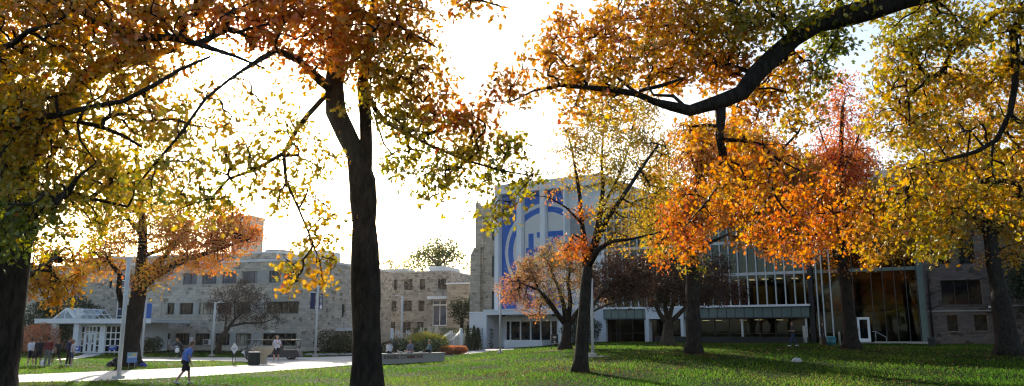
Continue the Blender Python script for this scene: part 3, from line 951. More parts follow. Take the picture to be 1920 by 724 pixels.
m = MB(); a, b = G(924), G(935); zt = Z(930, 604.5, yg)
m.box(a, a + .1, yg - .08, yg, 0.1, zt); m.box(b - .1, b, yg - .08, yg, .1, zt); m.box(a + .1, b - .1, yg - .08, yg, zt - .1, zt); m.box(a + .1, b - .1, yg - .08, yg, .1, .3); m.box(a + .1, b - .1, yg - .07, yg, 1.15, 1.25)
fr = m.build('door', M['white'], RR); m = MB(); m.box(a + .02, b - .02, yg + .004, yg + .02, .12, zt - .02); m.build('pane', M['glass'], fr)
m = MB()
for px in (935, 982, 1029): m.box(E(px) - .12, E(px) + .12, ye + 1, ye + 1.25, zfb - .2, zfb - .002)
m.build('soffit_lamp', M['black'], RR)
m = MB(); yw_ = ye - 3; a, b = f(944.5, y=yw_), f(1016.5, y=yw_)
m.box(a, b, yw_, yw_ + .4, -.3, Z(980, 637.6, yw_)); m.box(b - .6, b, yw_ + .4, yw_ + 2.6, -.3, Z(980, 637.6, yw_) - .004)
lw = m.build('low_wall', M['white2']); 
lw.location = (RB.O[0], RB.O[1], 0); lw.rotation_euler = (0, 0, RB.rz)
tag(lw, 'low white rendered wall standing before the dark entrance windows', 'wall')

# ---------------- curtain wall -------------------------------------------
g0 = x1136; g1 = f(1521); g2 = f(1738)
zr = Z(1230, 366)
zband0, zband1 = Z(1340, 595.5), Z(1340, 577)
fl = [zband1 + 0.05, Z(1470, 511), Z(1470, 511) + (Z(1470, 511) - zband1), ]
stp = fl[1] - fl[0]
fl = [fl[0] + stp * k for k in range(0, 10) if fl[0] + stp * k < zr - 1.5]
yb = 9.0
# solids: roof, rear, floors, side
m = MB()
m.box(g0, g2 + 18, 0.6, 24, zr - 0.3, zr)
m.build('roof', M['roofgrey'], RR)
m = MB(); m.box(g0 - .1, g2, -0.35, .6, zr - 0.9, zr + 0.25); m.box(g0 - .1, g2, -0.35, .59, zr - 1.6, zr - 1.2); m.build('roof_fascia', M['white2'], RR)
for z in fl[1:] + [zband1]:
    m = MB(); m.box(g0, g2, 0.12, yb, z - 0.35, z - 0.02); m.build('floor_slab', M['intfloor'], RR)
m = MB(); m.box(g0, g2, 0.1, yb, -.5, 0.55); m.build('ground_slab', M['intfloor'], RR)
m = MB(); m.box(g0, g2, yb, yb + .3, -.5, zr - .3); m.box(g0 - .3, g0, .5, yb, -.5, zr - .3); m.build('rear_wall', M['warmwall'], RR)
rr = random.Random(5)
m = MB(); m2 = MB()
for z in fl[:-1]:
    for k in range(16):
        u = g0 + 2 + rr.random() * (g1 - g0 - 4); w_ = rr.uniform(0.9, 2.2)
        (m if rr.random() < .4 else m2).box(u, u + w_, yb - rr.uniform(0.3, 6), yb - .15 if rr.random() < .3 else yb - .2, z, z + rr.uniform(1.2, 3))
for a, b in ((1392, 1404), (1452, 1462), (1476, 1488)): m.box(f(a), f(b), 1.6, 1.7, fl[1] + .1, fl[1] + 3.1)
m.build('interior_panel', M['yellow'], RR); m2.build('interior_partition', M['warmwall'], RR)
# ceiling lamps
for z in (fl[1], zband1, zband0 + 0.2):
    for k in range(13 if z == fl[1] else 9):
        u = g0 + 1.5 + (g1 - g0 - 3) * (k + rr.uniform(-.25, .25)) / (12.5 if z == fl[1] else 9) ; yy = rr.uniform(1.6, 4)
        if rr.random() < .2: continue
        m = MB(); m.box(u, u + .5, yy, yy + .9, z - .46, z - .42); m.build('ceiling_lamp', M['lamp'], RR)
# glass sheets
m = MB(); m.box(g0, g1, 0.04, 0.07, zband1 + .1, zr - 1.6); m.build('upper_glass', M['glass_clear'], RR)
m = MB(); m.box(g1 + .5, g2, 0.04, 0.07, 0.9, zr - 1.6); m.build('right_glass', M['glass_clear'], RR)
# fins / mullions of the upper glazing
sp = (f(1515) - f(1388.7)) / 7.13
k = 0; u = g1 - 0.35
while u > g0 + .2:
    m = MB(); m.box(u - .045, u + .045, -0.2, 0.03, zband1 + .1, zr - .95); m.build('mullion', M['lampwhite'], RR); u -= sp
for z in fl[1:]:
    m = MB(); m.box(g0, g1, -0.02, 0.035, z - .16, z + .12); m.build('transom', M['lampwhite'], RR)
    m = MB(); m.box(g1 + .5, g2 - .1, -0.02, 0.035, z - .2, z + .12); m.build('transom', M['spandrel'], RR)
for px in (1537, 1547.5, 1563): 
    m = MB(); u = f(px); m.box(u - .05, u + .05, -.2, .03, .9, zr - 1); m.build('mullion', M['lampwhite'], RR)
for px in (1583, 1605, 1640, 1662, 1684, 1706, 1726):
    m = MB(); u = f(px); m.box(u - .035, u + .035, -.03, .03, .9, zr - 1); m.build('mullion', M['frame'], RR)
m = MB(); m.box(f(1728), g2 + .15, -.12, .3, .9, zr - .9); m.build('corner_glass_strip', M['spandrel'], RR)
m = MB(); m.box(g1, g1 + .45, -.3, .3, .6, Z(1523, 400)); m.build('steel_column', M['black'], RR)
# band above ground floor
def zb0(px): return zband0
m = MB(); m.box(g0, g1, -.5, -.42, zband0, zband1 - .02); bd = m.build('band', M['spandrel'], RR)
m = MB(); m.box(g0 - .2, g1 + .1, -.7, .1, zband1, zband1 + .2); m.build('ledge', M['white'], RR)
m = MB(); u = g0
while u < g1: m.box(u - .03, u + .03, -.53, -.505, zband0, zband1 - .02); u += sp
m.box(g0, g1, -.52, -.3, zband0 - .12, zband0); m.build('band_joint', M['frame'], RR)
m = MB(); m.box(g1 + .5, f(1578), .08, .12, Z(1550, 596), Z(1550, 585)); m.box(f(1590), g2 - .5, .08, .12, Z(1650, 592), Z(1650, 585)); m.build('spandrel', M['spandrel'], RR)
# ground floor recess
yr = 1.6
m = MB(); m.box(g0, g1, yr, yr + .03, .6, zband0); m.build('ground_floor_glass', M['glass_clear'], RR)
u = g0 + 1
while u < g1: 
    m = MB(); m.box(u - .04, u + .04, yr - .05, yr, .6, zband0); m.build('mullion', M['frame'], RR); u += 1.55
m = MB(); m.box(g0, g1, yr - .06, yr - .052, 2.0, 2.07); m.build('rail', M['frame'], RR)
m = MB(); m.box(g0, g1, -.4, yb, zband0 - .02, zband0 + .1); m.build('soffit', M['intfloor'], RR)
for px in (1212, 1393, 1513):
    m = MB(); u = f(px); m.box(u - .09, u + .09, -.3, -.1, .3, zband0 - .15); m.build('post', M['lampwhite'], RR)
# white portal
m = MB(); a, b = f(1216), f(1286)
m.box(a, b, -.75, -.53, zband0 - .1, zband1 - .01); m.box(a, a + .32, -.75, .2, .1, zband0 - .1); m.box(b - .3, b, -.75, .2, .1, zband0 - .1); m.build('portal', M['white2'], RR)
# planter wall + hedge line in front
m = MB(); m.box(f(1228, y=-2), f(1505, y=-2), -2.2, -1.9, .2, Z(1350, 632, -2)); pw = m.build('planter_wall', M['black'])
pw.location = (RB.O[0], RB.O[1], 0); pw.rotation_euler = (0, 0, RB.rz); tag(pw, 'long dark planter wall in front of the glass ground floor', 'wall')
m = MB(); m.box(f(1506, y=-1.5), f(1513, y=-1.5), -1.9, -1.5, .2, Z(1510, 611, -1.5)); 
pw = m.build('stone_pillar', M['concrete'], bevel=.03); pw.location = (RB.O[0], RB.O[1], 0); pw.rotation_euler = (0, 0, RB.rz); tag(pw, 'short pale stone pillar at the right end of the planter wall', 'pillar')
# white framed door in the right glazing
m = MB(); a, b = f(1608), f(1631.5); z0, z1 = Z(1620, 641), Z(1620, 594.8)
m.box(a, a + .2, -.1, .03, z0, z1); m.box(b - .2, b, -.1, .03, z0, z1); m.box(a + .2, b - .2, -.1, .03, z1 - .22, z1); m.box(a + .2, b - .2, -.1, .03, z0, z0 + .3)
dr = m.build('door', M['white'], RR); m = MB(); m.box(a + .2, b - .2, -.03, -.01, z0 + .3, z1 - .22); m.build('pane', M['glass'], dr)
m = MB(); m.tube([(a + .1, -.17, z0 + 1), (a + .1, -.17, z0 + 1.3)], .025, 6); m.build('handle', M['steel'], dr)
m = MB(); m.box(g0 + 30, g2, -.3, .6, .2, .92); m.build('plinth', M['concrete'], RR)
m = MB(); m.box(f(1604), f(1642), -1.8, -.3, .2, z0 - .03); m.box(f(1642), f(1752), -2.0, -1.75, .2, Z(1700, 640.5, -2)); m.build('landing', M['concrete'], RR)
m = MB(); ya = -1.8
pts = [(f(1634, y=ya), ya, z0 + .95), (f(1641, y=ya), ya, z0 + .95), (f(1660, y=ya), ya, z0 + .45), (f(1660, y=ya), ya, z0 - .3)]
m.tube(pts, .03, 6); m.tube([(pts[1][0], ya, z0 - .1), pts[1]], .025, 6); rl = m.build('handrail', M['steel'])
rl.location = (RB.O[0], RB.O[1], 0); rl.rotation_euler = (0, 0, RB.rz); tag(rl, 'thin steel handrail sloping down beside the white framed door', 'handrail')
# stone wing at far right
r1 = f(1990); yq = -0.25
hs = [(f(1771.5), f(1848), Z(1810, 571.5), Z(1810, 525)), (f(1777), f(1797), Z(1787, 622), Z(1787, 590.5)), (f(1827), f(1853), Z(1840, 621), Z(1840, 589.5)), (f(1811), f(1842), Z(1826, 495), Z(1826, 440)), (f(1771), f(1795), Z(1783, 495), Z(1783, 440))]
m = MB(); wall_grid(m, FRONT(yq), g2 + .16, r1, -.5, zr + 1, hs, rev=.35)
m.quad((g2 + .16, yq, -.5), (g2 + .16, 24, -.5), (g2 + .16, 24, zr + 1), (g2 + .16, yq, zr + 1)); m.quad((r1, yq, -.5), (r1, 24, -.5), (r1, 24, zr + 1), (r1, yq, zr + 1)); m.quad((g2 + .16, yq, zr + 1), (r1, yq, zr + 1), (r1, 24, zr + 1), (g2 + .16, 24, zr + 1))
m.box(f(1889), r1, yq - .5, yq - .005, -.4, Z(1900, 575))
m.build('stone_wing', M['stone4'], RR)
m = MB(); m.box(f(1888), r1, yq - .6, yq - .006, Z(1900, 575) + .003, Z(1900, 572)); m.box(g2 + .2, r1, yq - .04, yq - .003, Z(1800, 584), Z(1800, 582)); m.build('string_course', M['concrete'], RR)
for k, h_ in enumerate(hs): window(RR, FRONT(yq), *h_, 3 if k == 0 else 1, 1, d=.3, sill=k < 3, smat=M['stone4'])
m = MB(); u = f(1748); m.tube([(u, yq - .12, .3), (u, yq - .12, Z(1748, 512)), (u + .1, yq - .12, Z(1748, 509))], .09, 8); m.build('downpipe', M['black'], RR)
m = MB(); u = f(1857); m.box(u, u + .3, yq - .35, yq, Z(1857, 578), Z(1857, 574)); m.build('wall_camera', M['white'], RR)
# rear body
m = MB(); m.box(g0 - .3, g2, 12, 24, -.5, zr - .31); m.box(fr0 + .41, g0 - .4, .51, 24, -.5, ztopf); m.build('rear_block', M['white2'], RR)
# ================================================================ TREES
LOD = {
    0: (np.array([(0, .45, .05), (0, 0, 0), (-.1, .18, 0), (-.4, .12, -.06), (-.17, .34, .02), (-.52, .52, -.08), (-.17, .6, .02), (-.3, .86, -.04), (0, 1.05, -.05),
                  (.3, .86, -.04), (.17, .6, .02), (.52, .52, -.08), (.17, .34, .02), (.4, .12, -.06), (.1, .18, 0)]),
        [(0, k, k + 1) for k in range(1, 14)] + [(0, 14, 1)]),
    1: (np.array([(0, .48, .06), (0, 0, 0), (-.46, .3, -.05), (-.14, .47, .02), (-.36, .8, -.04), (0, 1.0, -.06), (.36, .8, -.04), (.14, .47, .02), (.46, .3, -.05)]),
        [(0, k, k + 1) for k in range(1, 8)] + [(0, 8, 1)]),
    2: (np.array([(0, 0, 0), (-.36, .5, -.05), (0, 1.0, 0), (.36, .5, -.05)]), [(0, 1, 2), (0, 2, 3)]),
}


def leaves_mesh(name, pos, size, hue, tone, lod, mat, droop=0.45, up=None):
    n = len(pos)
    T, fc = LOD[lod]
    y = rng.normal(0, 1, (n, 3)); y[:, 2] -= droop * 1.6
    if up is not None: y += up
    y /= np.linalg.norm(y, axis=1, keepdims=True)
    a = rng.normal(0, 1, (n, 3)); a[:, 2] += 0.5
    x = np.cross(y, a); x /= np.linalg.norm(x, axis=1, keepdims=True) + 1e-9
    z = np.cross(x, y)
    S = size[:, None]
    V = np.empty((n, len(T), 3))
    for k, (u, v, w) in enumerate(T):
        V[:, k] = pos + S * (u * x + v * y + w * z * 1.6)
    F_ = np.array(fc)
    loops = (F_[None] + (np.arange(n) * len(T))[:, None, None]).reshape(-1)
    me = mesh_np(name, V.reshape(-1, 3), loops, np.full(n * len(fc), 3), mat)
    face_attr(me, 'hue', np.repeat(np.clip(hue, 0, 1), len(fc))); face_attr(me, 'tone', np.repeat(tone, len(fc)))
    return me


def crom(pts, step):
    """smooth polyline through (Vector, r)"""
    out = []
    n = len(pts)
    for i in range(n - 1):
        p0 = pts[max(i - 1, 0)]; p1 = pts[i]; p2 = pts[i + 1]; p3 = pts[min(i + 2, n - 1)]
        L = (p2[0] - p1[0]).length
        k = max(1, int(L / step))
        for j in range(k):
            t = j / k
            q = 0.5 * ((2 * p1[0]) + (-p0[0] + p2[0]) * t + (2 * p0[0] - 5 * p1[0] + 4 * p2[0] - p3[0]) * t * t + (-p0[0] + 3 * p1[0] - 3 * p2[0] + p3[0]) * t ** 3)
            out.append((q, p1[1] * (1 - t) + p2[1] * t))
    out.append(pts[-1])
    return out


def make_tree(name, label, cat, base, limbs, blobs, lod=1, leaf=0.15, lpc=14, crad=0.45, mat='leaf', bmat='bark', group=None, step=0.5, tipr=0.012,
              flare=0.75, n_side=10, droop=0.45, depthf=1.0, huesd=0.06, sparse=1.0, maxtw=3.0):
    """limbs: polylines [(Vector, radius)], the first is the trunk; blobs: (centre Vector, radius m, cover, hue)"""
    root = empty(name, base, 0, label, cat, group)
    tb = MB()
    nodes = []; nrad = []
    for li, l in enumerate(limbs):
        pl = crom(l, step if li else step * 0.7)
        if li == 0 and flare:
            r0 = pl[0][1]
            pl2 = []
            for q, r in pl:
                h = q.z - base.z
                pl2.append((q, r * (1 + flare * math.exp(-max(h, 0) / (r0 * 1.1)))))
            pl = pl2
        wob = [(q + Vector((rnd.uniform(-1, 1), rnd.uniform(-1, 1), rnd.uniform(-.5, .5))) * (r * 0.38 if i and li else 0), r) for i, (q, r) in enumerate(pl)]
        tb.tube([q - base for q, r in wob], [r * rnd.uniform(.9, 1.12) for q, r in wob], n_side if wob[0][1] > .08 else 7, jit=0.05)
        for q, r in wob:
            if li == 0 and q.z < base.z + (wob[-1][0].z - base.z) * 0.35: continue
            nodes.append(q); nrad.append(r)
    nl = len(nodes)
    # clusters
    pts = []; hues = []
    la = leaf * leaf * 0.42
    for (c, R, cover, hue) in blobs:
        k = max(2, int(cover * sparse * pi * R * R / (la * lpc)))
        d = rng.normal(0, 1, (k, 3)); d /= np.linalg.norm(d, axis=1, keepdims=True)
        rr_ = rng.random(k) ** 0.40
        q = np.array(c) + d * (rr_ * R)[:, None] * np.array([1, depthf, 0.9])
        pts.append(q); hues.append(np.full(k, hue) + rng.normal(0, huesd, k))
    pts = np.concatenate(pts); hues = np.concatenate(hues)
    ok = pts[:, 2] > base.z + 1.2
    pts = pts[ok]; hues = hues[ok]
    NP = np.zeros((nl + len(pts), 3)); NP[:nl] = [tuple(q) for q in nodes]
    d0 = np.array([np.min(np.linalg.norm(NP[:nl] - p, axis=1)) for p in pts])
    order = np.argsort(d0)
    pts = pts[order]; hues = hues[order]
    parent = np.full(nl + len(pts), -1)
    acc = np.zeros(nl + len(pts))
    for i, p in enumerate(pts):
        dd = np.linalg.norm(NP[:nl + i] - p, axis=1)
        j = int(np.argmin(dd + 0.12 * acc[:nl + i]))
        parent[nl + i] = j; NP[nl + i] = p; acc[nl + i] = acc[j] + dd[j]
    cnt = np.ones(nl + len(pts))
    for i in range(len(pts) - 1, -1, -1):
        j = parent[nl + i]
        if j >= nl: cnt[j] += cnt[nl + i]
    radi = tipr * np.sqrt(cnt)
    bb = tb
    lp = []; lh = []; lpc_ = max(3, lpc)
    for i in range(len(pts)):
        a = Vector(NP[parent[nl + i]]); b = Vector(NP[nl + i])
        j = parent[nl + i]
        ra = min(radi[nl + i] * 1.15, (nrad[j] if j < nl else radi[j]) * .95); rb = radi[nl + i] * .8
        L = (b - a).length
        off = Vector((rnd.uniform(-1, 1), rnd.uniform(-1, 1), rnd.uniform(-.2, .9))) * L * 0.14
        mid_ = (a + b) / 2 + off
        if L > 0.02:
            bb.tube([a - base, mid_ - base, b - base], [ra, (ra + rb) / 2, rb], 4 if ra < .03 else 6, caps=False)
    # leaves: around the outer part of every twig
    n = len(pts)
    par = NP[parent[nl:nl + n]]
    dirv = pts - par; dl = np.linalg.norm(dirv, axis=1, keepdims=True) + 1e-6; dirv /= dl
    cc = rng.integers(int(lpc_ * .55), int(lpc_ * 1.45) + 1, n)
    idx = np.repeat(np.arange(n), cc)
    m = len(idx)
    t = rng.random((m, 1)) * np.minimum(dl[idx], crad * 1.6) - crad * 0.35
    pos = pts[idx] - dirv[idx] * t + rng.normal(0, 1, (m, 3)) * crad * np.array([.42, .42, .34])
    pos[:, 2] -= 0.1 * crad
    hh = hues[idx] + rng.normal(0, 0.045, m)
    odd = rng.random(m) < 0.06
    hh = np.where(odd, hh + rng.normal(0.1, 0.15, m), hh)
    tn = np.clip(rng.normal(1, .16, m), .5, 1.5)
    sz = leaf * rng.uniform(.65, 1.2, m)
    me = leaves_mesh('crown', pos - np.array(base), sz, hh, tn, lod, M[mat], droop)
    cr = bpy.data.objects.new('crown', me); COL.objects.link(cr); cr.parent = root
    tb.build('trunk', M[bmat], root)
    globals().setdefault('TOT', []).append(m); print('TREE', name, 'clusters', n, 'leaves', m)
    return root


def PL(pts, r0=None):
    """[(px,py,D,r)...] -> [(Vector,r)]"""
    return [(P(a, b, c), r) for a, b, c, r in pts]


def BL(lst):
    """(px,py,D,Rpx,cover,hue)"""
    return [(P(a, b, D), R * D / F, cv, h) for a, b, D, R, cv, h in lst]


# --- T1: huge oak at the left edge ---------------------------------------
b1 = gd(-36, 15)
trunk = [(b1 - Vector((0, 0, .15)), .60), (P(-34, 700, 15), .58), (P(-17, 600, 15), .56), (P(0, 500, 15), .54), (P(14, 420, 15), .52), (P(26, 340, 15), .40), (P(20, 250, 15), .33), (P(0, 150, 15.3), .26), (P(-20, 20, 15.6), .2), (P(-10, -150, 16), .1)]
limbs = [trunk,
         PL([(28, 350, 15, .30), (62, 275, 14.8, .24), (105, 205, 14.4, .20), (160, 150, 14, .15), (215, 122, 13.6, .12), (262, 108, 13.3, .09), (330, 92, 13, .05)]),
         PL([(20, 300, 15, .2), (-30, 210, 14.6, .18), (-80, 120, 14, .15), (-140, 0, 13.5, .1)]),
         PL([(24, 372, 15, .16), (70, 368, 14.9, .09), (105, 361, 14.8, .07), (140, 365, 14.9, .055), (168, 371, 15, .04), (240, 388, 15.4, .02)]),
         PL([(-20, 20, 15.6, .12), (60, -30, 14, .10), (130, 5, 12.8, .085), (180, 38, 12.4, .075), (262, 68, 12, .065), (320, 70, 11.9, .055), (372, 82, 11.8, .05), (440, 105, 11.7, .03), (500, 130, 11.7, .012)]),
         PL([(0, 150, 15.3, .07), (-20, 105, 13, .06), (25, 82, 12.4, .05), (55, 58, 12, .04), (104, 45, 11.8, .02)]),
         PL([(20, 250, 15, .07), (60, 228, 13.5, .05), (110, 215, 12.8, .045), (160, 203, 12.4, .045), (230, 190, 12.2, .04), (290, 160, 12, .035), (340, 130, 12, .03), (395, 106, 12, .02)]),
         PL([(160, 203, 12.4, .03), (145, 228, 12.6, .035), (190, 238, 12.8, .035), (230, 255, 13, .03), (266, 276, 13.2, .02)]),
         PL([(145, 228, 12.6, .02), (150, 262, 12.8, .02), (180, 305, 13, .01)]),
         PL([(215, 122, 13.6, .06), (250, 160, 14.2, .05), (300, 200, 15, .03), (350, 215, 15.5, .015)]),
         PL([(104, 208, 14.4, .06), (130, 260, 15.5, .05), (200, 330, 17, .03), (260, 380, 18, .015)]),
         PL([(-8, 560, 15, .1), (40, 525, 17, .07), (75, 500, 18, .045), (110, 480, 19, .02)]),
         ]
blobs = BL([(40, 40, 13, 95, 2.0, .60), (150, 30, 12.5, 95, 2.0, .64), (265, 25, 12, 90, 2.0, .64), (365, 25, 12, 80, 1.9, .68), (455, 25, 12.5, 75, 1.9, .72),
            (60, 140, 13.5, 95, 1.8, .52), (170, 120, 13, 90, 1.7, .55), (275, 110, 12.5, 70, 1.3, .58), (350, 120, 12.5, 45, .5, .6),
            (30, 240, 13.5, 75, 1.7, .50), (120, 230, 13.5, 85, 1.5, .50), (220, 210, 13, 65, 1.1, .5), (310, 200, 14, 60, 1.0, .48),
            (45, 330, 13.5, 70, 1.8, .44), (140, 320, 14.5, 85, 1.3, .46), (230, 300, 15, 70, .9, .45), (330, 270, 15, 70, .8, .42), (390, 230, 14, 50, .45, .5),
            (35, 410, 12.5, 55, 1.9, .16), (85, 380, 13.2, 50, 1.3, .34), (20, 460, 13, 38, 1.6, .12), (130, 420, 16, 60, .9, .46), (190, 390, 16, 55, .8, .42), (260, 380, 17, 55, .7, .40),
            (65, 520, 19, 50, 1.2, .60), (115, 505, 20, 55, 1.5, .62), (110, 545, 20, 35, 1.3, .62), (45, 470, 17, 45, 1.0, .5),
            (500, 75, 12.5, 45, 1.2, .74), (-60, 150, 14, 120, 1.2, .55), (-70, 350, 15, 100, 1.0, .5), (-40, -60, 14, 120, .8, .6), (200, -80, 13, 120, .8, .6)])
make_tree('oak_tree', 'huge dark trunked oak with orange and green leaves nearest the white entrance porch side', 'tree', b1, limbs, [(c, R, k, h - (.07 if h > .4 else 0)) for c, R, k, h in blobs], lod=0, leaf=.105, lpc=10, crad=.28, group='autumn trees on the lawn', n_side=18, tipr=.0078, depthf=1.5, sparse=1.55, flare=.35)

# --- T3: central trunk -------------------------------------------------------
b3 = gd(690, 15)
trunk = [(b3 - Vector((0, 0, .15)), .30), (P(689, 760, 15), .295), (P(687, 640, 15), .275), (P(685, 520, 15), .262), (P(683, 420, 15), .25), (P(679, 340, 15), .232), (P(668, 290, 15), .2), (P(648, 250, 15), .185), (P(630, 210, 15), .18), (P(626, 160, 15), .17), (P(634, 90, 15), .15), (P(640, 10, 15.2), .13), (P(630, -120, 15.5), .08)]
limbs = [trunk,
         PL([(684, 325, 15, .15), (688, 270, 15, .13), (684, 215, 15, .125), (683, 160, 15, .12), (692, 100, 15, .10), (700, 20, 14.8, .08), (715, -90, 14.5, .04)]),
         PL([(618, 172, 15, .06), (600, 190, 14.8, .055), (578, 215, 14.6, .05), (556, 245, 14.3, .045), (532, 288, 14, .04), (480, 318, 13.6, .03), (430, 335, 13.4, .026), (396, 372, 13.2, .022), (350, 386, 13, .01)]),
         PL([(532, 288, 14, .035), (536, 340, 14, .03), (560, 392, 14, .022), (580, 440, 14, .016), (600, 490, 14, .01)]),
         PL([(620, 165, 15, .10), (590, 138, 14, .085), (560, 112, 13.2, .07), (520, 95, 12.6, .055), (470, 122, 12.3, .035), (430, 148, 12.2, .03), (385, 185, 12.2, .027), (335, 255, 12.3, .024), (290, 308, 12.5, .018), (250, 356, 12.8, .01)]),
         PL([(692, 180, 15, .055), (705, 205, 14.8, .05), (722, 230, 14.6, .045), (760, 250, 14.4, .038), (800, 270, 14.2, .03), (870, 300, 14, .024), (940, 320, 13.8, .016), (1000, 330, 13.6, .01)]),
         PL([(634, 90, 15, .05), (660, 95, 14.8, .05), (690, 118, 14.6, .045), (720, 135, 14.4, .03), (770, 150, 14.2, .015)]),
         PL([(640, 10, 15.2, .07), (700, 30, 14, .05), (770, 60, 13.4, .03), (820, 90, 13, .015)]),
         PL([(634, 90, 15, .07), (590, 50, 14, .055), (540, 30, 13.2, .04), (480, 40, 12.6, .02)]),
         PL([(700, 210, 14.8, .02), (720, 270, 14.9, .018), (745, 300, 15, .01)]),
         PL([(1000, 330, 13.6, .012), (960, 375, 13.2, .009), (940, 400, 13, .006)]),
         PL([(640, 10, 15.2, .07), (740, -40, 13, .06), (830, -30, 12.5, .04), (900, 0, 12, .02), (950, 15, 12, .01)]),
         ]
blobs = BL([(540, 35, 13, 75, 2.0, .74), (620, 40, 13.5, 75, 2.2, .72), (700, 40, 14, 80, 2.2, .68), (770, 30, 13.5, 60, 1.6, .66), (590, 95, 13.2, 45, 1.3, .74), (655, 110, 14.2, 55, 1.7, .66),
            (730, 110, 14, 65, 1.9, .55), (790, 100, 14, 45, 1.1, .60), (745, 165, 14.2, 55, 1.6, .50), (805, 165, 14, 45, 1.2, .62), (840, 150, 14, 22, .7, .8), (700, 160, 14.5, 40, 1.2, .45),
            (745, 225, 14.3, 45, 1.3, .42), (800, 225, 14.2, 50, 1.5, .50), (850, 215, 14, 50, 1.7, .74), (900, 225, 13.8, 42, 1.4, .70), (880, 265, 14, 50, 1.4, .48), (940, 275, 13.8, 45, 1.1, .36),
            (760, 285, 14.5, 45, .9, .34), (820, 310, 14.2, 55, 1.1, .32), (890, 320, 14, 55, 1.0, .32), (960, 320, 13.6, 45, .9, .3), (1010, 325, 13.6, 28, .7, .32), (730, 320, 14.8, 32, .6, .32), (800, 362, 14, 30, .5, .36),
            (940, 385, 13, 32, 1.2, .34), (918, 415, 13, 20, 1.0, .36), (965, 378, 13, 20, .9, .38),
            (580, 250, 14.5, 40, .45, .5), (610, 300, 14.8, 40, .6, .46), (580, 330, 14.5, 35, .6, .46), (540, 370, 14, 45, .8, .4), (500, 330, 13.8, 50, .7, .4), (620, 395, 14.5, 35, .6, .4), (590, 420, 14, 35, .6, .4),
            (585, 470, 14, 36, 1.2, .50), (550, 500, 14, 30, 1.3, .52), (620, 470, 14, 30, .8, .45), (600, 515, 14, 24, 1.2, .55), (540, 530, 14, 16, .9, .55),
            (450, 300, 13.4, 55, .75, .42), (400, 330, 13.2, 55, .85, .42), (350, 370, 13, 50, .9, .42), (430, 390, 13.6, 45, .7, .4), (480, 260, 13, 45, .5, .46), (300, 330, 12.8, 50, .8, .44), (490, 200, 13, 40, .6, .52), (430, 220, 12.8, 42, .6, .5), (385, 160, 12.4, 35, .6, .55), (460, 160, 12.4, 28, .45, .56), (520, 250, 13.4, 38, .6, .48),
            (540, 200, 14, 35, .6, .52), (570, 160, 13.5, 30, .8, .58), (520, 130, 12.8, 28, .8, .62), (480, 230, 13.2, 34, .5, .5), (560, 280, 14, 34, .6, .48), (430, 270, 13, 40, .6, .46), (340, 230, 12.6, 34, .5, .5), (650, 200, 14.4, 25, .5, .42),
            (870, 0, 12.2, 32, 1.2, .66), (940, 12, 12, 16, .9, .66), (650, -60, 14, 120, .7, .66), (820, -40, 13, 60, .8, .66), (500, -50, 13, 90, .7, .7)])
make_tree('oak_tree', 'forked oak with tall dark trunk rising beside the engraved commons wall', 'tree', b3, limbs, [(c, R, k, h - (.08 if h > .4 else 0)) for c, R, k, h in blobs], lod=0, leaf=.108, lpc=10, crad=.27, group='autumn trees on the lawn', n_side=18, tipr=.0078, depthf=1.4, sparse=1.55, flare=.45)

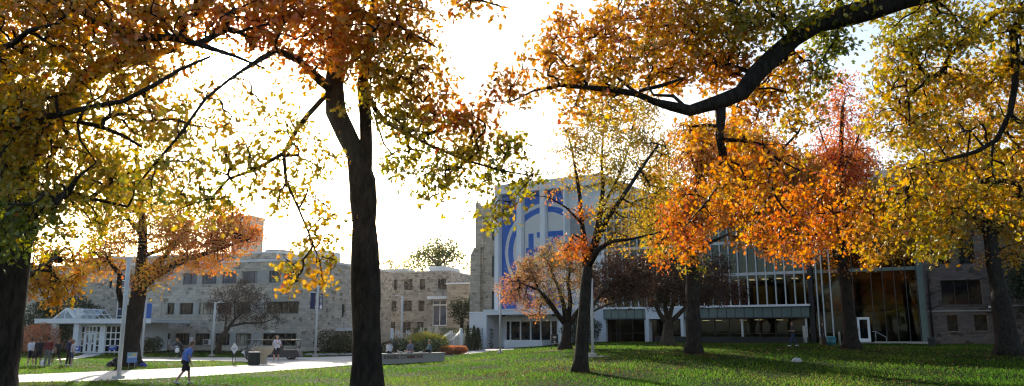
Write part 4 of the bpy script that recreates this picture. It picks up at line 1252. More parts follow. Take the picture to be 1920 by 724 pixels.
# --- T11: tree out of frame at the right, limbs reaching in ----------------------
b11 = Vector((12.6, 11, H(12.6, 11)))
trunk = [(b11 - Vector((0, 0, .15)), .5), (Vector((12.5, 11, 2)), .46), (Vector((12.3, 11, 5)), .42), (Vector((12, 11.2, 8)), .36), (Vector((11.8, 11.4, 11)), .25), (Vector((11.5, 11.4, 15)), .1)]
limbs = [trunk,
         [(Vector((12.1, 11.2, 7)), .3), (Vector((10.6, 11.5, 8.4)), .25), (Vector((8.8, 11.9, 8.6)), .21)] + PL([(1780, -30, 12, .18), (1700, -2, 12, .17), (1640, 16, 12, .165), (1590, 30, 12, .16), (1530, 46, 12, .155), (1488, 70, 12, .15), (1450, 105, 12, .14), (1420, 140, 12, .135), (1388, 172, 12, .13), (1352, 192, 12, .125), (1320, 200, 12, .11), (1290, 209, 12, .10), (1255, 200, 12, .07), (1230, 190, 12, .055), (1195, 176, 12, .05), (1150, 168, 11.9, .045), (1100, 164, 11.8, .035), (1050, 160, 11.7, .028), (1000, 170, 11.6, .018), (955, 192, 11.5, .01)]),
         PL([(1350, 192, 12, .09), (1353, 225, 12, .075), (1351, 255, 12, .06), (1355, 292, 12, .055)]),
         PL([(1352, 262, 12, .035), (1390, 263, 11.9, .032), (1430, 272, 11.8, .026), (1460, 300, 11.8, .02), (1500, 320, 11.8, .012)]),
         PL([(1355, 270, 12, .03), (1362, 300, 12.6, .03), (1345, 350, 14, .025), (1310, 395, 16, .02), (1280, 430, 17, .01)]),
         PL([(1430, 272, 11.8, .03), (1450, 310, 13, .028), (1450, 360, 15, .025), (1480, 400, 16.5, .018), (1530, 440, 17, .01)]),
         PL([(1450, 360, 15, .02), (1420, 400, 16, .015), (1400, 440, 17, .008)]), PL([(1480, 400, 16.5, .018), (1560, 400, 16.5, .014), (1630, 450, 17, .008)]),
         PL([(1352, 238, 12, .03), (1325, 234, 12.1, .025), (1293, 238, 12.2, .015)]),
         PL([(1285, 200, 12, .03), (1262, 180, 12.2, .028), (1225, 178, 12.4, .02)]),
         PL([(1200, 170, 12, .03), (1240, 160, 11.6, .03), (1283, 146, 11.4, .015)]),
         PL([(1488, 72, 12, .03), (1465, 40, 11.8, .025), (1430, 15, 11.6, .018), (1400, -20, 11.5, .01)]),
         PL([(1590, 30, 12, .05), (1570, -10, 12, .04), (1540, -60, 12, .02)]),
         PL([(1420, 140, 12, .04), (1365, 120, 12.6, .03), (1300, 90, 13, .02), (1240, 50, 13.4, .012)]),
         PL([(1195, 176, 12, .03), (1150, 140, 12.4, .022), (1100, 90, 12.8, .012)]),
         [(Vector((11.9, 11.3, 9)), .2), (Vector((10.4, 12, 10)), .14)] + PL([(1965, -30, 13, .10), (1925, 18, 13, .08), (1903, 60, 13, .075), (1903, 110, 13, .065), (1904, 160, 13, .06), (1893, 215, 13, .05), (1868, 262, 13, .042), (1830, 284, 13, .035), (1780, 298, 13, .028), (1735, 308, 13, .02), (1700, 318, 13, .01)]),
         PL([(1862, 268, 13, .025), (1858, 300, 13, .02), (1862, 330, 13, .012)]),
         PL([(1845, 276, 13, .02), (1820, 245, 13.2, .018), (1812, 300, 13.4, .014), (1795, 380, 13.6, .008)]),
         PL([(1925, 18, 13, .06), (1870, 20, 13.2, .055), (1820, 70, 13.4, .05), (1783, 105, 13.5, .045), (1766, 133, 13.5, .04), (1735, 155, 13.5, .03), (1703, 180, 13.5, .022), (1705, 228, 13.5, .01)]),
         ]
blobs = BL([(1010, 110, 11.6, 42, 1.0, .58), (1060, 70, 12, 50, 1.1, .62), (1060, 140, 11.8, 50, 1.3, .56), (1120, 60, 12.4, 60, 1.4, .58), (1130, 140, 12, 60, 1.4, .52), (1190, 30, 13, 60, 1.6, .56), (1200, 110, 12.4, 60, 1.6, .52),
            (1270, 40, 13, 70, 1.8, .50), (1270, 120, 12.6, 60, 1.8, .55), (1340, 50, 12.6, 70, 1.9, .44), (1350, 130, 12.8, 55, 1.9, .58), (1410, 50, 12, 60, 1.9, .36), (1420, 190, 13, 55, 1.6, .56), (1470, 140, 13, 50, 1.5, .5), (1480, 30, 11.8, 50, 1.6, .3),
            (950, 150, 11.5, 40, .9, .62), (925, 190, 11.5, 26, .8, .66), (985, 175, 11.6, 35, .8, .58), (1080, 195, 11.9, 42, .8, .55), (1150, 205, 12.2, 40, .7, .52), (1060, 25, 12.2, 20, .5, .66), (1010, 75, 12, 18, .7, .6),
            (1540, 90, 12.4, 45, 1.3, .2), (1580, 75, 12.2, 35, .9, .16), (1530, 150, 12.8, 40, 1.2, .3), (1500, 210, 13, 45, 1.2, .45), (1560, 10, 12, 45, 1.3, .32), (1630, 0, 12, 40, 1.0, .3),
            (1300, 250, 12.4, 40, .9, .56), (1400, 260, 12, 45, 1.0, .58), (1460, 300, 12, 42, 1.1, .6), (1350, 330, 12.3, 40, 1.0, .58), (1420, 350, 12.4, 45, 1.0, .6),
            (1700, 60, 13, 60, 1.6, .30), (1780, 50, 13, 65, 1.8, .34), (1860, 40, 13.2, 55, 1.3, .36), (1690, 140, 13.6, 60, 1.5, .42), (1770, 170, 13.8, 65, 1.5, .44), (1850, 150, 13.8, 60, 1.4, .46), (1660, 220, 14, 50, 1.2, .44),
            (1730, 260, 13.6, 55, 1.4, .44), (1810, 250, 13.8, 50, 1.1, .44), (1700, 350, 13.2, 60, 1.3, .46), (1780, 350, 13.4, 60, 1.2, .48), (1850, 350, 13.4, 50, 1.1, .46), (1890, 260, 13.4, 45, 1.1, .44), (1910, 370, 13.5, 50, 1.1, .46), (1750, 430, 13.5, 48, 1.3, .44), (1680, 420, 13.2, 40, 1.0, .5),
            (1265, 400, 17, 34, .9, .68), (1300, 440, 17, 34, 1.0, .70), (1285, 350, 16, 34, .8, .66), (1340, 390, 16, 36, .8, .66), (1390, 400, 16, 34, .8, .66), (1430, 430, 16.5, 34, .9, .67), (1480, 400, 16.5, 38, .9, .68),
            (1470, 460, 17, 28, .9, .68), (1530, 440, 17, 34, 1.0, .67), (1500, 360, 16, 36, .8, .66), (1560, 400, 16.5, 36, .8, .64), (1600, 440, 17, 32, .9, .6), (1640, 470, 17, 28, .9, .54), (1395, 450, 17, 20, .8, .68), (1290, 480, 17, 20, .8, .68),
            (1240, 450, 17, 20, .7, .66), (1510, 480, 17, 18, .8, .68), (1740, 470, 15, 28, .9, .4), (1620, 380, 16, 36, .8, .56), (1560, 330, 16, 30, .6, .64),
            (1900, 120, 13.4, 30, .6, .4), (1980, 250, 13, 90, 1.0, .42), (1960, 50, 12.5, 90, 1.0, .4), (1450, -60, 12, 100, .8, .4), (1700, -60, 12.3, 110, .8, .4), (1250, -60, 12.8, 100, .6, .5), (2000, 420, 13, 70, 1, .45)])
make_tree('oak_tree', 'oak whose long black limb reaches over the banner building from above', 'tree', b11, limbs, blobs, lod=0, leaf=.088, lpc=11, crad=.23, group='autumn trees on the lawn', n_side=16, tipr=.0055, depthf=1.6, sparse=1.9)


# --- mid-distance trees ------------------------------------------------------------
def midtree(label, px, D, trunk_pts, limbs_, blobs_, cat='tree', name='oak_tree', **kw):
    b = gd(px, D)
    tr = [(b - Vector((0, 0, .1)), trunk_pts[0][3])] + PL(trunk_pts)
    kw.setdefault('sparse', 1.75); hs = kw.pop('hshift', 0); blobs_ = [q[:5] + (q[5] + hs,) for q in blobs_]
    return make_tree(name, label, cat, b, [tr] + [PL(l) for l in limbs_], BL(blobs_), **kw)


D = 50
midtree('broad orange oak with banner lamp post behind it and bags around its trunk', 243, D,
        [(247, 640, D, .50), (255, 580, D, .47), (262, 535, D, .44), (266, 490, D, .32), (268, 430, D, .26), (262, 350, D, .2), (255, 280, D, .12)],
        [[(252, 590, D, .25), (232, 572, D, .2), (222, 545, D - 1, .18), (226, 515, D - 2, .14), (205, 490, D - 2, .1), (170, 470, D - 2, .04)],
         [(264, 540, D, .32), (285, 522, D - 1, .26), (320, 500, D - 1, .22), (360, 482, D - 2, .16), (410, 468, D - 2, .11), (460, 450, D - 2, .05)],
         [(264, 530, D, .28), (290, 500, D + 1, .24), (310, 480, D + 1, .18), (340, 440, D + 1, .12), (370, 400, D, .05)],
         [(266, 480, D, .15), (300, 470, D + 1, .12), (330, 455, D + 1, .08)],
         [(266, 440, D, .15), (220, 390, D, .1), (180, 350, D, .05)], [(262, 350, D, .12), (310, 310, D, .08), (350, 280, D, .04)]],
        [(390, 460, D - 2, 60, 1.6, .72), (440, 435, D - 2, 50, 1.5, .74), (330, 450, D, 55, 1.3, .66), (420, 410, D - 2, 40, 1.1, .7), (300, 500, D - 2, 30, .8, .66), (340, 400, D, 50, .9, .6), (200, 480, D - 2, 45, 1.0, .66), (160, 490, D - 2, 35, 1.0, .64),
         (220, 440, D, 55, .9, .58), (290, 420, D, 55, .9, .55), (250, 360, D, 60, .8, .5), (320, 340, D, 55, .7, .5), (190, 380, D, 50, .8, .55), (230, 300, D, 60, .7, .5), (300, 270, D, 50, .6, .5), (170, 320, D, 50, .6, .5), (270, 520, D - 3, 28, .7, .62), (475, 440, D - 2, 18, .8, .76)],
        hshift=-.08, lod=1, leaf=.16, lpc=18, crad=.75, group='autumn trees on the lawn', tipr=.014, step=1.0)

D = 38
midtree('slender many limbed tree with sparse leaves right in front of the blue banner', 1087, D,
        [(1092, 640, D, .30), (1096, 580, D, .28), (1099, 530, D, .27), (1102, 492, D, .26)],
        [[(1100, 500, D, .22), (1096, 460, D, .17), (1092, 420, D, .13), (1088, 370, D, .1), (1078, 310, D, .06), (1065, 250, D, .03)],
         [(1103, 495, D, .22), (1116, 455, D, .2), (1124, 400, D + .5, .15), (1130, 350, D + 1, .1), (1128, 290, D + 1, .06), (1135, 220, D + 1, .03)],
         [(1116, 455, D, .15), (1140, 410, D, .13), (1165, 370, D - 1, .11), (1200, 320, D - 1, .08), (1235, 270, D - 1, .04)],
         [(1104, 500, D, .16), (1120, 470, D - 1, .13), (1145, 452, D - 1, .1), (1185, 448, D - 2, .06), (1240, 435, D - 2, .03)],
         [(1124, 400, D, .1), (1160, 330, D + 1, .07), (1180, 270, D + 1, .04), (1195, 210, D + 1, .02)],
         [(1092, 420, D, .07), (1062, 390, D - 1, .05), (1030, 370, D - 1, .03), (990, 365, D - 1, .015)],
         [(1095, 450, D, .06), (1076, 440, D - 1, .05), (1062, 470, D - 1, .03)]],
        [(1060, 270, D, 40, .6, .5), (1090, 230, D, 40, .6, .46), (1130, 250, D, 45, .8, .40), (1180, 250, D, 45, .9, .42), (1230, 280, D, 45, .9, .44), (1150, 200, D, 40, .8, .44), (1210, 210, D, 40, .8, .42), (1100, 290, D, 36, .6, .42), (1160, 300, D, 40, .7, .38),
         (1075, 330, D, 36, .45, .5), (1120, 320, D + 1, 45, .55, .42), (1180, 330, D, 45, .65, .38), (1240, 350, D, 45, .7, .42), (1150, 390, D, 45, .6, .4), (1210, 400, D, 50, .7, .42), (1092, 395, D - .5, 24, .6, .66),
         (1078, 462, D - .8, 30, 1.2, .72), (1052, 475, D - .8, 15, .7, .72), (1160, 440, D - 1, 40, .6, .46), (1030, 362, D - .8, 22, .4, .62), (992, 358, D - .8, 16, .35, .6), (1230, 450, D - 1.5, 40, .5, .4)],
        lod=1, leaf=.13, lpc=12, crad=.5, group='autumn trees on the lawn', tipr=.009, step=.8, name='maple_tree')

D = 61
midtree('small spreading crabapple with pinkish thinning leaves before the white entrance block', 1060, D,
        [(1061, 640, D, .38), (1063, 615, D, .36), (1063, 603, D, .36)],
        [[(1060, 608, D, .24), (1045, 588, D - .5, .2), (1030, 565, D - 1, .15), (1010, 545, D - 1.5, .1), (975, 530, D - 2, .05)],
         [(1062, 604, D, .22), (1055, 570, D, .18), (1048, 540, D, .12), (1030, 500, D, .07), (1015, 470, D, .03)],
         [(1064, 604, D, .22), (1070, 570, D, .18), (1066, 530, D, .12), (1072, 490, D, .06), (1070, 460, D, .03)],
         [(1066, 610, D, .22), (1080, 590, D, .18), (1094, 570, D, .14), (1108, 545, D, .08), (1125, 520, D, .04)],
         [(1045, 588, D, .12), (1020, 560, D, .1), (990, 500, D, .05)]],
        [(960, 540, D - 1, 30, .6, .66), (985, 520, D, 38, .6, .6), (1015, 500, D, 42, .6, .5), (1050, 485, D, 42, .6, .45), (1085, 500, D, 38, .6, .45), (990, 560, D - 1, 30, .55, .6), (1030, 545, D, 38, .5, .45), (1070, 545, D, 35, .4, .4), (1105, 530, D, 32, .6, .5), (1010, 580, D - 1, 18, .6, .6), (1120, 560, D, 25, .5, .5), (950, 560, D, 16, .4, .7)],
        sparse=2.3, mat='leaf_tan', lod=1, leaf=.13, lpc=14, crad=.5, group='small ornamental trees', tipr=.012, step=.8, name='crabapple_tree', huesd=.12)

D = 66
midtree('dark maroon crabapple with pale forked trunk before the white portal', 1252, D,
        [(1252, 640, D, .42), (1252, 610, D, .38), (1253, 600, D, .36)],
        [[(1250, 606, D, .24), (1238, 590, D, .2), (1228, 570, D, .14), (1215, 545, D, .08), (1190, 520, D, .04)],
         [(1252, 602, D, .22), (1247, 570, D, .18), (1250, 540, D, .1), (1240, 490, D, .04)], [(1254, 602, D, .22), (1262, 565, D, .16), (1275, 530, D, .1), (1290, 500, D, .04)],
         [(1256, 606, D, .24), (1272, 588, D, .18), (1292, 570, D, .14), (1320, 545, D, .08), (1350, 520, D, .04)]],
        [(1180, 535, D, 36, 1.1, .5), (1225, 515, D, 45, 1.2, .4), (1275, 515, D, 45, 1.2, .4), (1325, 530, D, 45, 1.2, .5), (1370, 548, D, 30, 1.0, .7), (1240, 548, D, 38, 1.1, .4), (1300, 552, D, 32, 1.0, .5), (1345, 495, D, 32, .7, .4), (1200, 530, D - 6, 38, .8, .4), (1280, 530, D - 7, 42, .9, .4), (1340, 535, D - 6, 40, .8, .5), (1240, 480, D - 3, 30, .5, .4)],  # nearer clusters at the end added to shade the right lawn
        lod=1, leaf=.15, lpc=18, crad=.6, mat='leaf_maroon', bmat='bark2', group='small ornamental trees', tipr=.012, step=.8, name='crabapple_tree', huesd=.15)

D = 47
midtree('straight dark oak with bright orange leaves standing between maroon crabapple and glass wall', 1301, D,
        [(1300, 640, D, .44), (1299, 580, D, .42), (1298, 520, D, .38), (1297, 450, D, .34), (1300, 400, D, .3), (1310, 330, D, .22), (1320, 250, D, .1)],
        [[(1297, 450, D, .18), (1270, 420, D, .13), (1235, 390, D, .08), (1205, 340, D, .03)], [(1299, 430, D, .2), (1335, 390, D, .15), (1380, 350, D, .1), (1430, 320, D, .05)],
         [(1299, 480, D, .15), (1330, 455, D, .1), (1365, 440, D, .06), (1400, 450, D, .03)], [(1298, 500, D, .1), (1270, 490, D, .06), (1240, 480, D, .03)], [(1310, 330, D, .1), (1290, 280, D, .08), (1280, 230, D, .03)]],
        [(1270, 380, D - 2, 45, 1.5, .68), (1310, 400, D - 3, 45, 1.6, .7), (1260, 430, D - 2, 35, 1.6, .72), (1290, 460, D - 3, 28, 1.2, .70), (1350, 380, D, 50, 1.6, .64), (1400, 390, D, 45, 1.5, .68), (1440, 410, D, 45, 1.5, .66), (1350, 310, D, 55, 1.4, .62), (1420, 330, D, 55, 1.5, .62), (1300, 310, D, 50, 1.3, .6), (1480, 400, D, 45, 1.4, .68),
         (1500, 450, D, 32, 1.4, .66), (1450, 460, D, 30, 1.2, .68), (1380, 440, D, 28, .9, .6), (1470, 340, D, 50, 1.3, .66), (1330, 250, D, 50, 1.1, .6), (1400, 260, D, 50, 1.1, .6), (1290, 250, D, 40, .9, .58), (1300, 500, D, 24, .8, .3), (1240, 330, D, 40, 1.0, .56), (1240, 480, D - 1, 24, 1, .68),
         (1330, 380, D + 7, 55, 2.2, .5), (1400, 360, D + 8, 60, 2.4, .55), (1460, 400, D + 7, 55, 2.4, .62), (1280, 400, D + 6, 50, 2.0, .5), (1230, 420, D + 5, 45, 1.6, .45), (1350, 280, D + 7, 60, 2.0, .5), (1440, 300, D + 7, 60, 2.2, .55), (1500, 330, D + 5, 50, 2.0, .6)],  # deeper crown clusters, added so the right lawn falls in shade
        lod=1, leaf=.16, lpc=18, crad=.7, group='autumn trees on the lawn', tipr=.012, step=1.0)

D = 53
midtree('tall oak with scarlet top standing left of the white framed door', 1597, D,
        [(1594, 610, D, .43), (1588, 560, D, .4), (1580, 500, D, .36), (1576, 450, D, .32), (1574, 380, D, .26), (1576, 300, D, .2), (1580, 200, D, .1)],
        [[(1582, 510, D, .15), (1566, 480, D, .12), (1556, 440, D, .08), (1540, 400, D, .04)], [(1576, 450, D, .15), (1600, 400, D, .1), (1640, 360, D, .05)], [(1576, 330, D, .1), (1545, 270, D, .07), (1530, 220, D, .03)],
         [(1576, 330, D, .1), (1605, 270, D, .07), (1620, 220, D, .03)], [(1574, 400, D, .1), (1530, 370, D, .08), (1500, 350, D, .03)]],
        [(1575, 160, D, 32, .6, .74), (1550, 200, D, 40, .6, .74), (1600, 210, D, 42, .55, .72), (1570, 250, D, 45, .6, .72), (1620, 260, D, 35, .5, .7), (1540, 300, D, 45, 1.1, .76), (1600, 310, D, 45, 1.1, .74), (1520, 370, D, 45, 1.3, .7), (1570, 370, D, 45, 1.3, .68),
         (1620, 380, D, 45, 1.4, .6), (1540, 430, D, 42, 1.5, .68), (1590, 430, D, 40, 1.4, .62), (1640, 430, D, 42, 1.5, .54), (1510, 465, D, 30, 1.2, .68), (1660, 370, D, 45, 1.2, .5), (1570, 490, D, 22, .7, .66), (1630, 475, D, 25, .9, .55), (1560, 400, D + 6, 60, 2.4, .6), (1620, 400, D + 6, 60, 2.4, .5), (1590, 310, D + 5, 55, 1.8, .7), (1530, 330, D + 4, 50, 1.8, .7), (1680, 420, D + 4, 50, 2.0, .48)],  # clusters set further back added to cast shade on the lawn
        lod=1, leaf=.16, lpc=18, crad=.7, group='autumn trees on the lawn', tipr=.012, step=1.0)

D = 46
midtree('leaning dark oak with golden leaves in front of the brown stone wing', 1893, D,
        [(1884, 610, D, .54), (1874, 550, D, .48), (1862, 490, D, .42), (1856, 440, D, .36), (1850, 380, D, .26), (1850, 300, D, .18), (1860, 200, D, .1)],
        [[(1858, 450, D, .22), (1840, 425, D, .18), (1820, 395, D, .1), (1790, 370, D, .05)], [(1858, 455, D, .22), (1874, 425, D, .18), (1890, 380, D, .12), (1920, 340, D, .05)],
         [(1850, 350, D, .1), (1810, 300, D, .07), (1780, 250, D, .03)], [(1820, 395, D, .1), (1760, 400, D, .07), (1700, 410, D, .03)], [(1850, 300, D, .1), (1900, 230, D, .07), (1930, 180, D, .03)]],
        [(1700, 440, D, 45, 1.5, .5), (1750, 450, D, 40, 1.3, .42), (1790, 430, D, 40, 1.3, .5), (1650, 455, D, 35, 1.2, .54), (1730, 390, D, 50, 1.3, .5), (1800, 380, D, 50, 1.2, .48), (1860, 400, D, 45, 1.1, .5), (1910, 410, D, 50, 1.2, .5), (1690, 340, D, 50, 1.1, .48), (1760, 320, D, 50, 1.1, .48), (1840, 310, D, 50, 1.1, .5), (1910, 310, D, 50, 1.2, .5),
         (1700, 260, D, 45, 1.0, .5), (1780, 240, D, 50, 1.0, .5), (1860, 220, D, 50, 1.0, .52), (1920, 210, D, 45, 1.0, .5), (1820, 150, D, 50, .9, .55), (1890, 130, D, 45, .8, .55), (1740, 180, D, 45, .9, .5), (1905, 470, D, 35, 1.1, .5), (1840, 480, D, 18, .7, .54), (1980, 350, D, 80, 1.0, .5)],
        lod=1, leaf=.16, lpc=18, crad=.75, group='autumn trees on the lawn', tipr=.012, step=1.0)

D = 55  # second crabapple, added so its dense crown shades the right lawn
midtree('maroon crabapple half hidden behind the slender trunk and its lamp post', 1096, D,
        [(1096, 620, D, .26), (1097, 600, D, .24), (1098, 585, D, .22)],
        [[(1098, 590, D, .16), (1120, 560, D, .12), (1150, 535, D, .08), (1185, 515, D, .04)], [(1098, 590, D, .16), (1100, 550, D, .1), (1115, 510, D, .05)], [(1098, 590, D, .12), (1130, 575, D, .08), (1180, 560, D, .03)]],
        [(1130, 520, D, 36, 1.1, .6), (1165, 510, D, 38, 1.1, .5), (1190, 535, D, 40, 1.2, .5), (1160, 550, D, 30, 1.0, .7), (1125, 550, D, 24, .8, .8), (1205, 500, D, 32, .9, .4), (1150, 480, D, 26, .6, .6)],
        lod=1, leaf=.14, lpc=18, crad=.55, mat='leaf_maroon', bmat='bark2', group='small ornamental trees', tipr=.012, step=.8, name='crabapple_tree', huesd=.15)

# small dark tree before the stone building
D = 78
midtree('small almost leafless dark tree leaning before the stone building windows', 407, D,
        [(410, 650, D, .26), (418, 630, D, .24), (428, 615, D, .2)],
        [[(428, 615, D, .16), (440, 600, D, .13), (455, 585, D, .08), (470, 565, D, .04)], [(420, 628, D, .14), (425, 600, D, .1), (420, 575, D, .06), (415, 550, D, .03)], [(430, 612, D, .14), (460, 606, D, .1), (490, 606, D, .07), (520, 595, D, .03)], [(440, 600, D, .1), (440, 570, D, .06), (450, 540, D, .03)]],
        [(420, 560, D, 28, .9, .5), (455, 545, D, 28, .9, .5), (480, 560, D, 26, .9, .5), (440, 580, D, 24, .8, .5), (500, 585, D, 26, .8, .5), (415, 590, D, 18, .6, .5), (475, 595, D, 25, .8, .5), (400, 570, D, 14, .5, .5), (525, 598, D, 14, .6, .5), (450, 532, D, 16, .6, .5)],
        lod=2, leaf=.15, lpc=16, crad=.5, mat='leaf_maroon', group='small ornamental trees', tipr=.012, step=.8, name='crabapple_tree')
# background trees
D = 150
midtree('round olive tree rising behind the grey limestone hall', 822, D,
        [(822, 560, D, .6), (822, 520, D, .5), (822, 490, D, .35)], [[(822, 500, D, .3), (800, 475, D, .15)], [(822, 500, D, .3), (850, 470, D, .15)], [(822, 490, D, .2), (825, 460, D, .1)]],
        [(790, 480, D, 22, 1.0, .1), (815, 465, D, 24, 1.1, .12), (840, 470, D, 24, 1.1, .1), (862, 490, D, 16, .9, .1), (775, 495, D, 16, .9, .2), (825, 488, D, 26, 1.0, .1)],
        sparse=2.8, lod=2, leaf=.5, lpc=16, crad=1.6, group='trees beyond the buildings', tipr=.03, step=2.5, n_side=6, name='broadleaf_tree')
midtree('pale yellow tree top behind the hall next to the central oak trunk', 735, D,
        [(735, 560, D, .5), (735, 520, D, .4), (735, 505, D, .3)], [],
        [(722, 498, D, 14, .8, .34), (745, 493, D, 16, .8, .34), (762, 502, D, 12, .8, .3)],
        lod=2, leaf=.45, lpc=16, crad=1.4, group='trees beyond the buildings', tipr=.03, step=2.5, n_side=6, name='broadleaf_tree')
D = 104
midtree('dark green tree between the hall entrance and the banner building', 866, D,
        [(866, 640, D, .3), (866, 610, D, .25), (866, 590, D, .2)], [],
        [(856, 575, D, 16, 1.8, .1), (874, 570, D, 18, 1.8, .2), (866, 590, D, 18, 1.6, .1), (882, 560, D, 12, 1.5, .2)],
        lod=2, leaf=.3, lpc=16, crad=.8, mat='leaf_dark', group='dark evergreens near the buildings', tipr=.02, step=1.5, n_side=6, name='broadleaf_tree')
D = 64
midtree('dark evergreen at the right edge beside the leaning oak', 1935, D,
        [(1935, 620, D, .35), (1930, 560, D, .3), (1928, 520, D, .2)], [],
        [(1910, 500, D, 26, 1.4, .2), (1930, 470, D, 34, 1.4, .2), (1925, 530, D, 32, 1.5, .2), (1900, 545, D, 18, 1.2, .2), (1945, 560, D, 34, 1.4, .2), (1950, 510, D, 40, 1.4, .2)],
        lod=1, leaf=.2, lpc=16, crad=.7, mat='leaf_dark', group='dark evergreens near the buildings', tipr=.014, step=1.2, name='evergreen_tree')


# ---------------- shrubs ---------------------------------------------------------
def shrub(name, label, cat, c, rx, rz, n, leaf, hue, mat='leaf_dark', group=None, shape='round', ry=None, hsd=.12, lod=2):
    root = empty(name, c, 0, label, cat, group)
    ry = ry or rx
    d = rng.normal(0, 1, (n, 3)); d /= np.linalg.norm(d, axis=1, keepdims=True)
    r = rng.random(n) ** .3 * (1 + .12 * np.sin(d[:, 0] * 5 + c.x) * np.cos(d[:, 2] * 6 + c.y))
    if shape == 'round':
        p = d * r[:, None] * np.array([rx, ry, rz]); p[:, 2] = p[:, 2] + rz * .9
    elif shape == 'cone':
        t = rng.random(n) ** .8; a = rng.random(n) * 2 * pi; q = rng.random(n) ** .4
        w = rx * (1 - t) ** .7 * (1 + .1 * np.sin(a * 3 + t * 9)) * q
        p = np.stack([w * np.cos(a), w * np.sin(a), t * rz * 2], 1)
    else:   # box hedge
        p = (rng.random((n, 3)) * 2 - 1); ax = rng.integers(0, 3, n); p[np.arange(n), ax] = np.sign(p[np.arange(n), ax]) * rng.uniform(.85, 1.03, n)
        p *= np.array([rx, ry, rz]); p[:, 2] += rz
    p[:, 2] = np.maximum(p[:, 2], .03)
    me = leaves_mesh('foliage', p, leaf * rng.uniform(.7, 1.2, n), hue + rng.normal(0, hsd, n), np.clip(rng.normal(1, .2, n), .5, 1.6), lod, M[mat], droop=-.3)
    o = bpy.data.objects.new('foliage', me); COL.objects.link(o); o.parent = root
    m = MB()
    for k in range(5):
        a = k * 1.3; m.tube([(0, 0, -.1), (cos(a) * rx * .3, sin(a) * ry * .3, rz * .7), (cos(a) * rx * .5, sin(a) * ry * .5, rz * 1.3)], [.04, .03, .01], 5)
    m.build('stem', M['bark'], root)
    return root


def wp(px, D, dz=0): 
    v = gd(px, D); v.z += dz; return v


SH = 'clipped shrubs along the stone building'
shrub('shrub', 'round clipped dark shrub directly right of the banner lamp post base', 'shrub', wp(271, 83), .85, .8, 1500, .12, .2, group=SH)
shrub('shrub', 'round clipped dark shrub under the bottom left windows beside the downpipe', 'shrub', wp(289, 83), .95, .85, 1500, .12, .2, group=SH)
for px, w_, h_, lab in ((612, 1.3, 1.25, 'dark loose shrub left of the side door of the stone building'), (633, 1.2, 1.0, 'low dark shrub beneath the side door canopy'), (655, 1.2, 1.15, 'dark shrub half hidden behind the central oak trunk')):
    shrub('shrub', lab, 'shrub', wp(px, 82), w_, h_, 2200, .14, .25, group='dark shrubs by the side door', hsd=.2)
shrub('shrub', 'red leaved shrub left of the white porch columns', 'shrub', wp(72, 78), 2.0, 1.6, 5000, .13, .88, mat='leaf_tan', group=None, hsd=.08)
shrub('shrub', 'tall dark evergreen mass behind the white porch columns', 'shrub', wp(115, 92), 4.4, 3.4, 9000, .25, .15, hsd=.15)
shrub('shrub', 'small dark shrub beside the porch seen between the people', 'shrub', wp(45, 80), 1.2, .7, 1200, .13, .2)
shrub('hedge', 'dark clipped hedge with seated people in front beside the central trunk', 'hedge', wp(752, 70), 1.9, .85, 5000, .12, .15, shape='round', ry=1.0)
shrub('shrub', 'yellow green shrub behind the two seated women', 'shrub', wp(792, 78), 1.9, 1.15, 5000, .13, .26, mat='leaf', hsd=.08)
shrub('shrub', 'yellow green shrub in front of the step railings', 'shrub', wp(818, 78), 1.3, 1.0, 3500, .13, .2, mat='leaf', hsd=.08)
shrub('shrub', 'dark low shrub below the yellow green shrubs', 'shrub', wp(805, 74), 1.9, .8, 3500, .13, .2)
for px, r_, lab in ((835, .8, 'rust brown low shrub nearest the seated woman in teal'), (848, .85, 'rust brown low shrub in the middle of the rust bed'), (863, .7, 'rust brown low shrub nearest the pointed conifers')):
    shrub('shrub', lab, 'shrub', wp(px, 74), r_, .45, 1800, .11, .78, mat='leaf_tan', group='rust brown shrubs by the steps', hsd=.06)
for px, h_, lab in ((877, 1.25, 'pointed dark conifer standing apart at the left of the three'), (888.5, 1.15, 'pointed dark conifer in the middle of the three'), (896, 1.05, 'pointed dark conifer nearest the white wall')):
    shrub('conifer', lab, 'conifer', wp(px, 83), .52, h_ * 1.12, 2200, .11, .05, group='pointed conifers by the white wall', shape='cone')
shrub('hedge', 'dark hedge running below the hall windows above the steps', 'hedge', wp(850, 92), 4.5, 1.2, 6000, .16, .15, shape='box', ry=1)
shrub('shrub', 'dark ivy covered shrub behind the slender tree at the entrance block', 'shrub', wp(1090, 83), 2.2, 1.6, 6000, .15, .2)
hx = RB.world(RB.u(1368, y=-1.2), -1.3); hz = RB.world(RB.u(1368, y=-1.2), -1.3)
hdg = shrub('hedge', 'long low dark hedge planted along the glass ground floor', 'hedge', Vector((hx.x, hx.y, .75)), (RB.u(1505) - RB.u(1230)) / 2, .45, 9000, .12, .2, shape='box', ry=.5); hdg.rotation_euler = (0, 0, RB.rz)


def plume(label, c, h):
    root = empty('plume_grass', c, 0, label, 'ornamental grass', 'ornamental plume grasses')
    m = MB(); q = MB()
    for k in range(46):
        a = rnd.uniform(0, 2 * pi); r = rnd.uniform(.1, .65); hh = h * rnd.uniform(.5, .8)
        m.tube([(0, 0, 0), (cos(a) * r * .4, sin(a) * r * .4, hh * .7), (cos(a) * r, sin(a) * r, hh)], [.02, .015, .004], 3, caps=False)
    for k in range(16):
        a = rnd.uniform(0, 2 * pi); r = rnd.uniform(.02, .4); hh = h * rnd.uniform(.8, 1)
        q.tube([(cos(a) * r * .3, sin(a) * r * .3, hh * .6), (cos(a) * r * .8, sin(a) * r * .8, hh * .8), (cos(a) * r, sin(a) * r, hh)], [.01, .06, .015], 5)
    m.build('blades', M['blade2'], root); q.build('plumes', M['plume'], root)


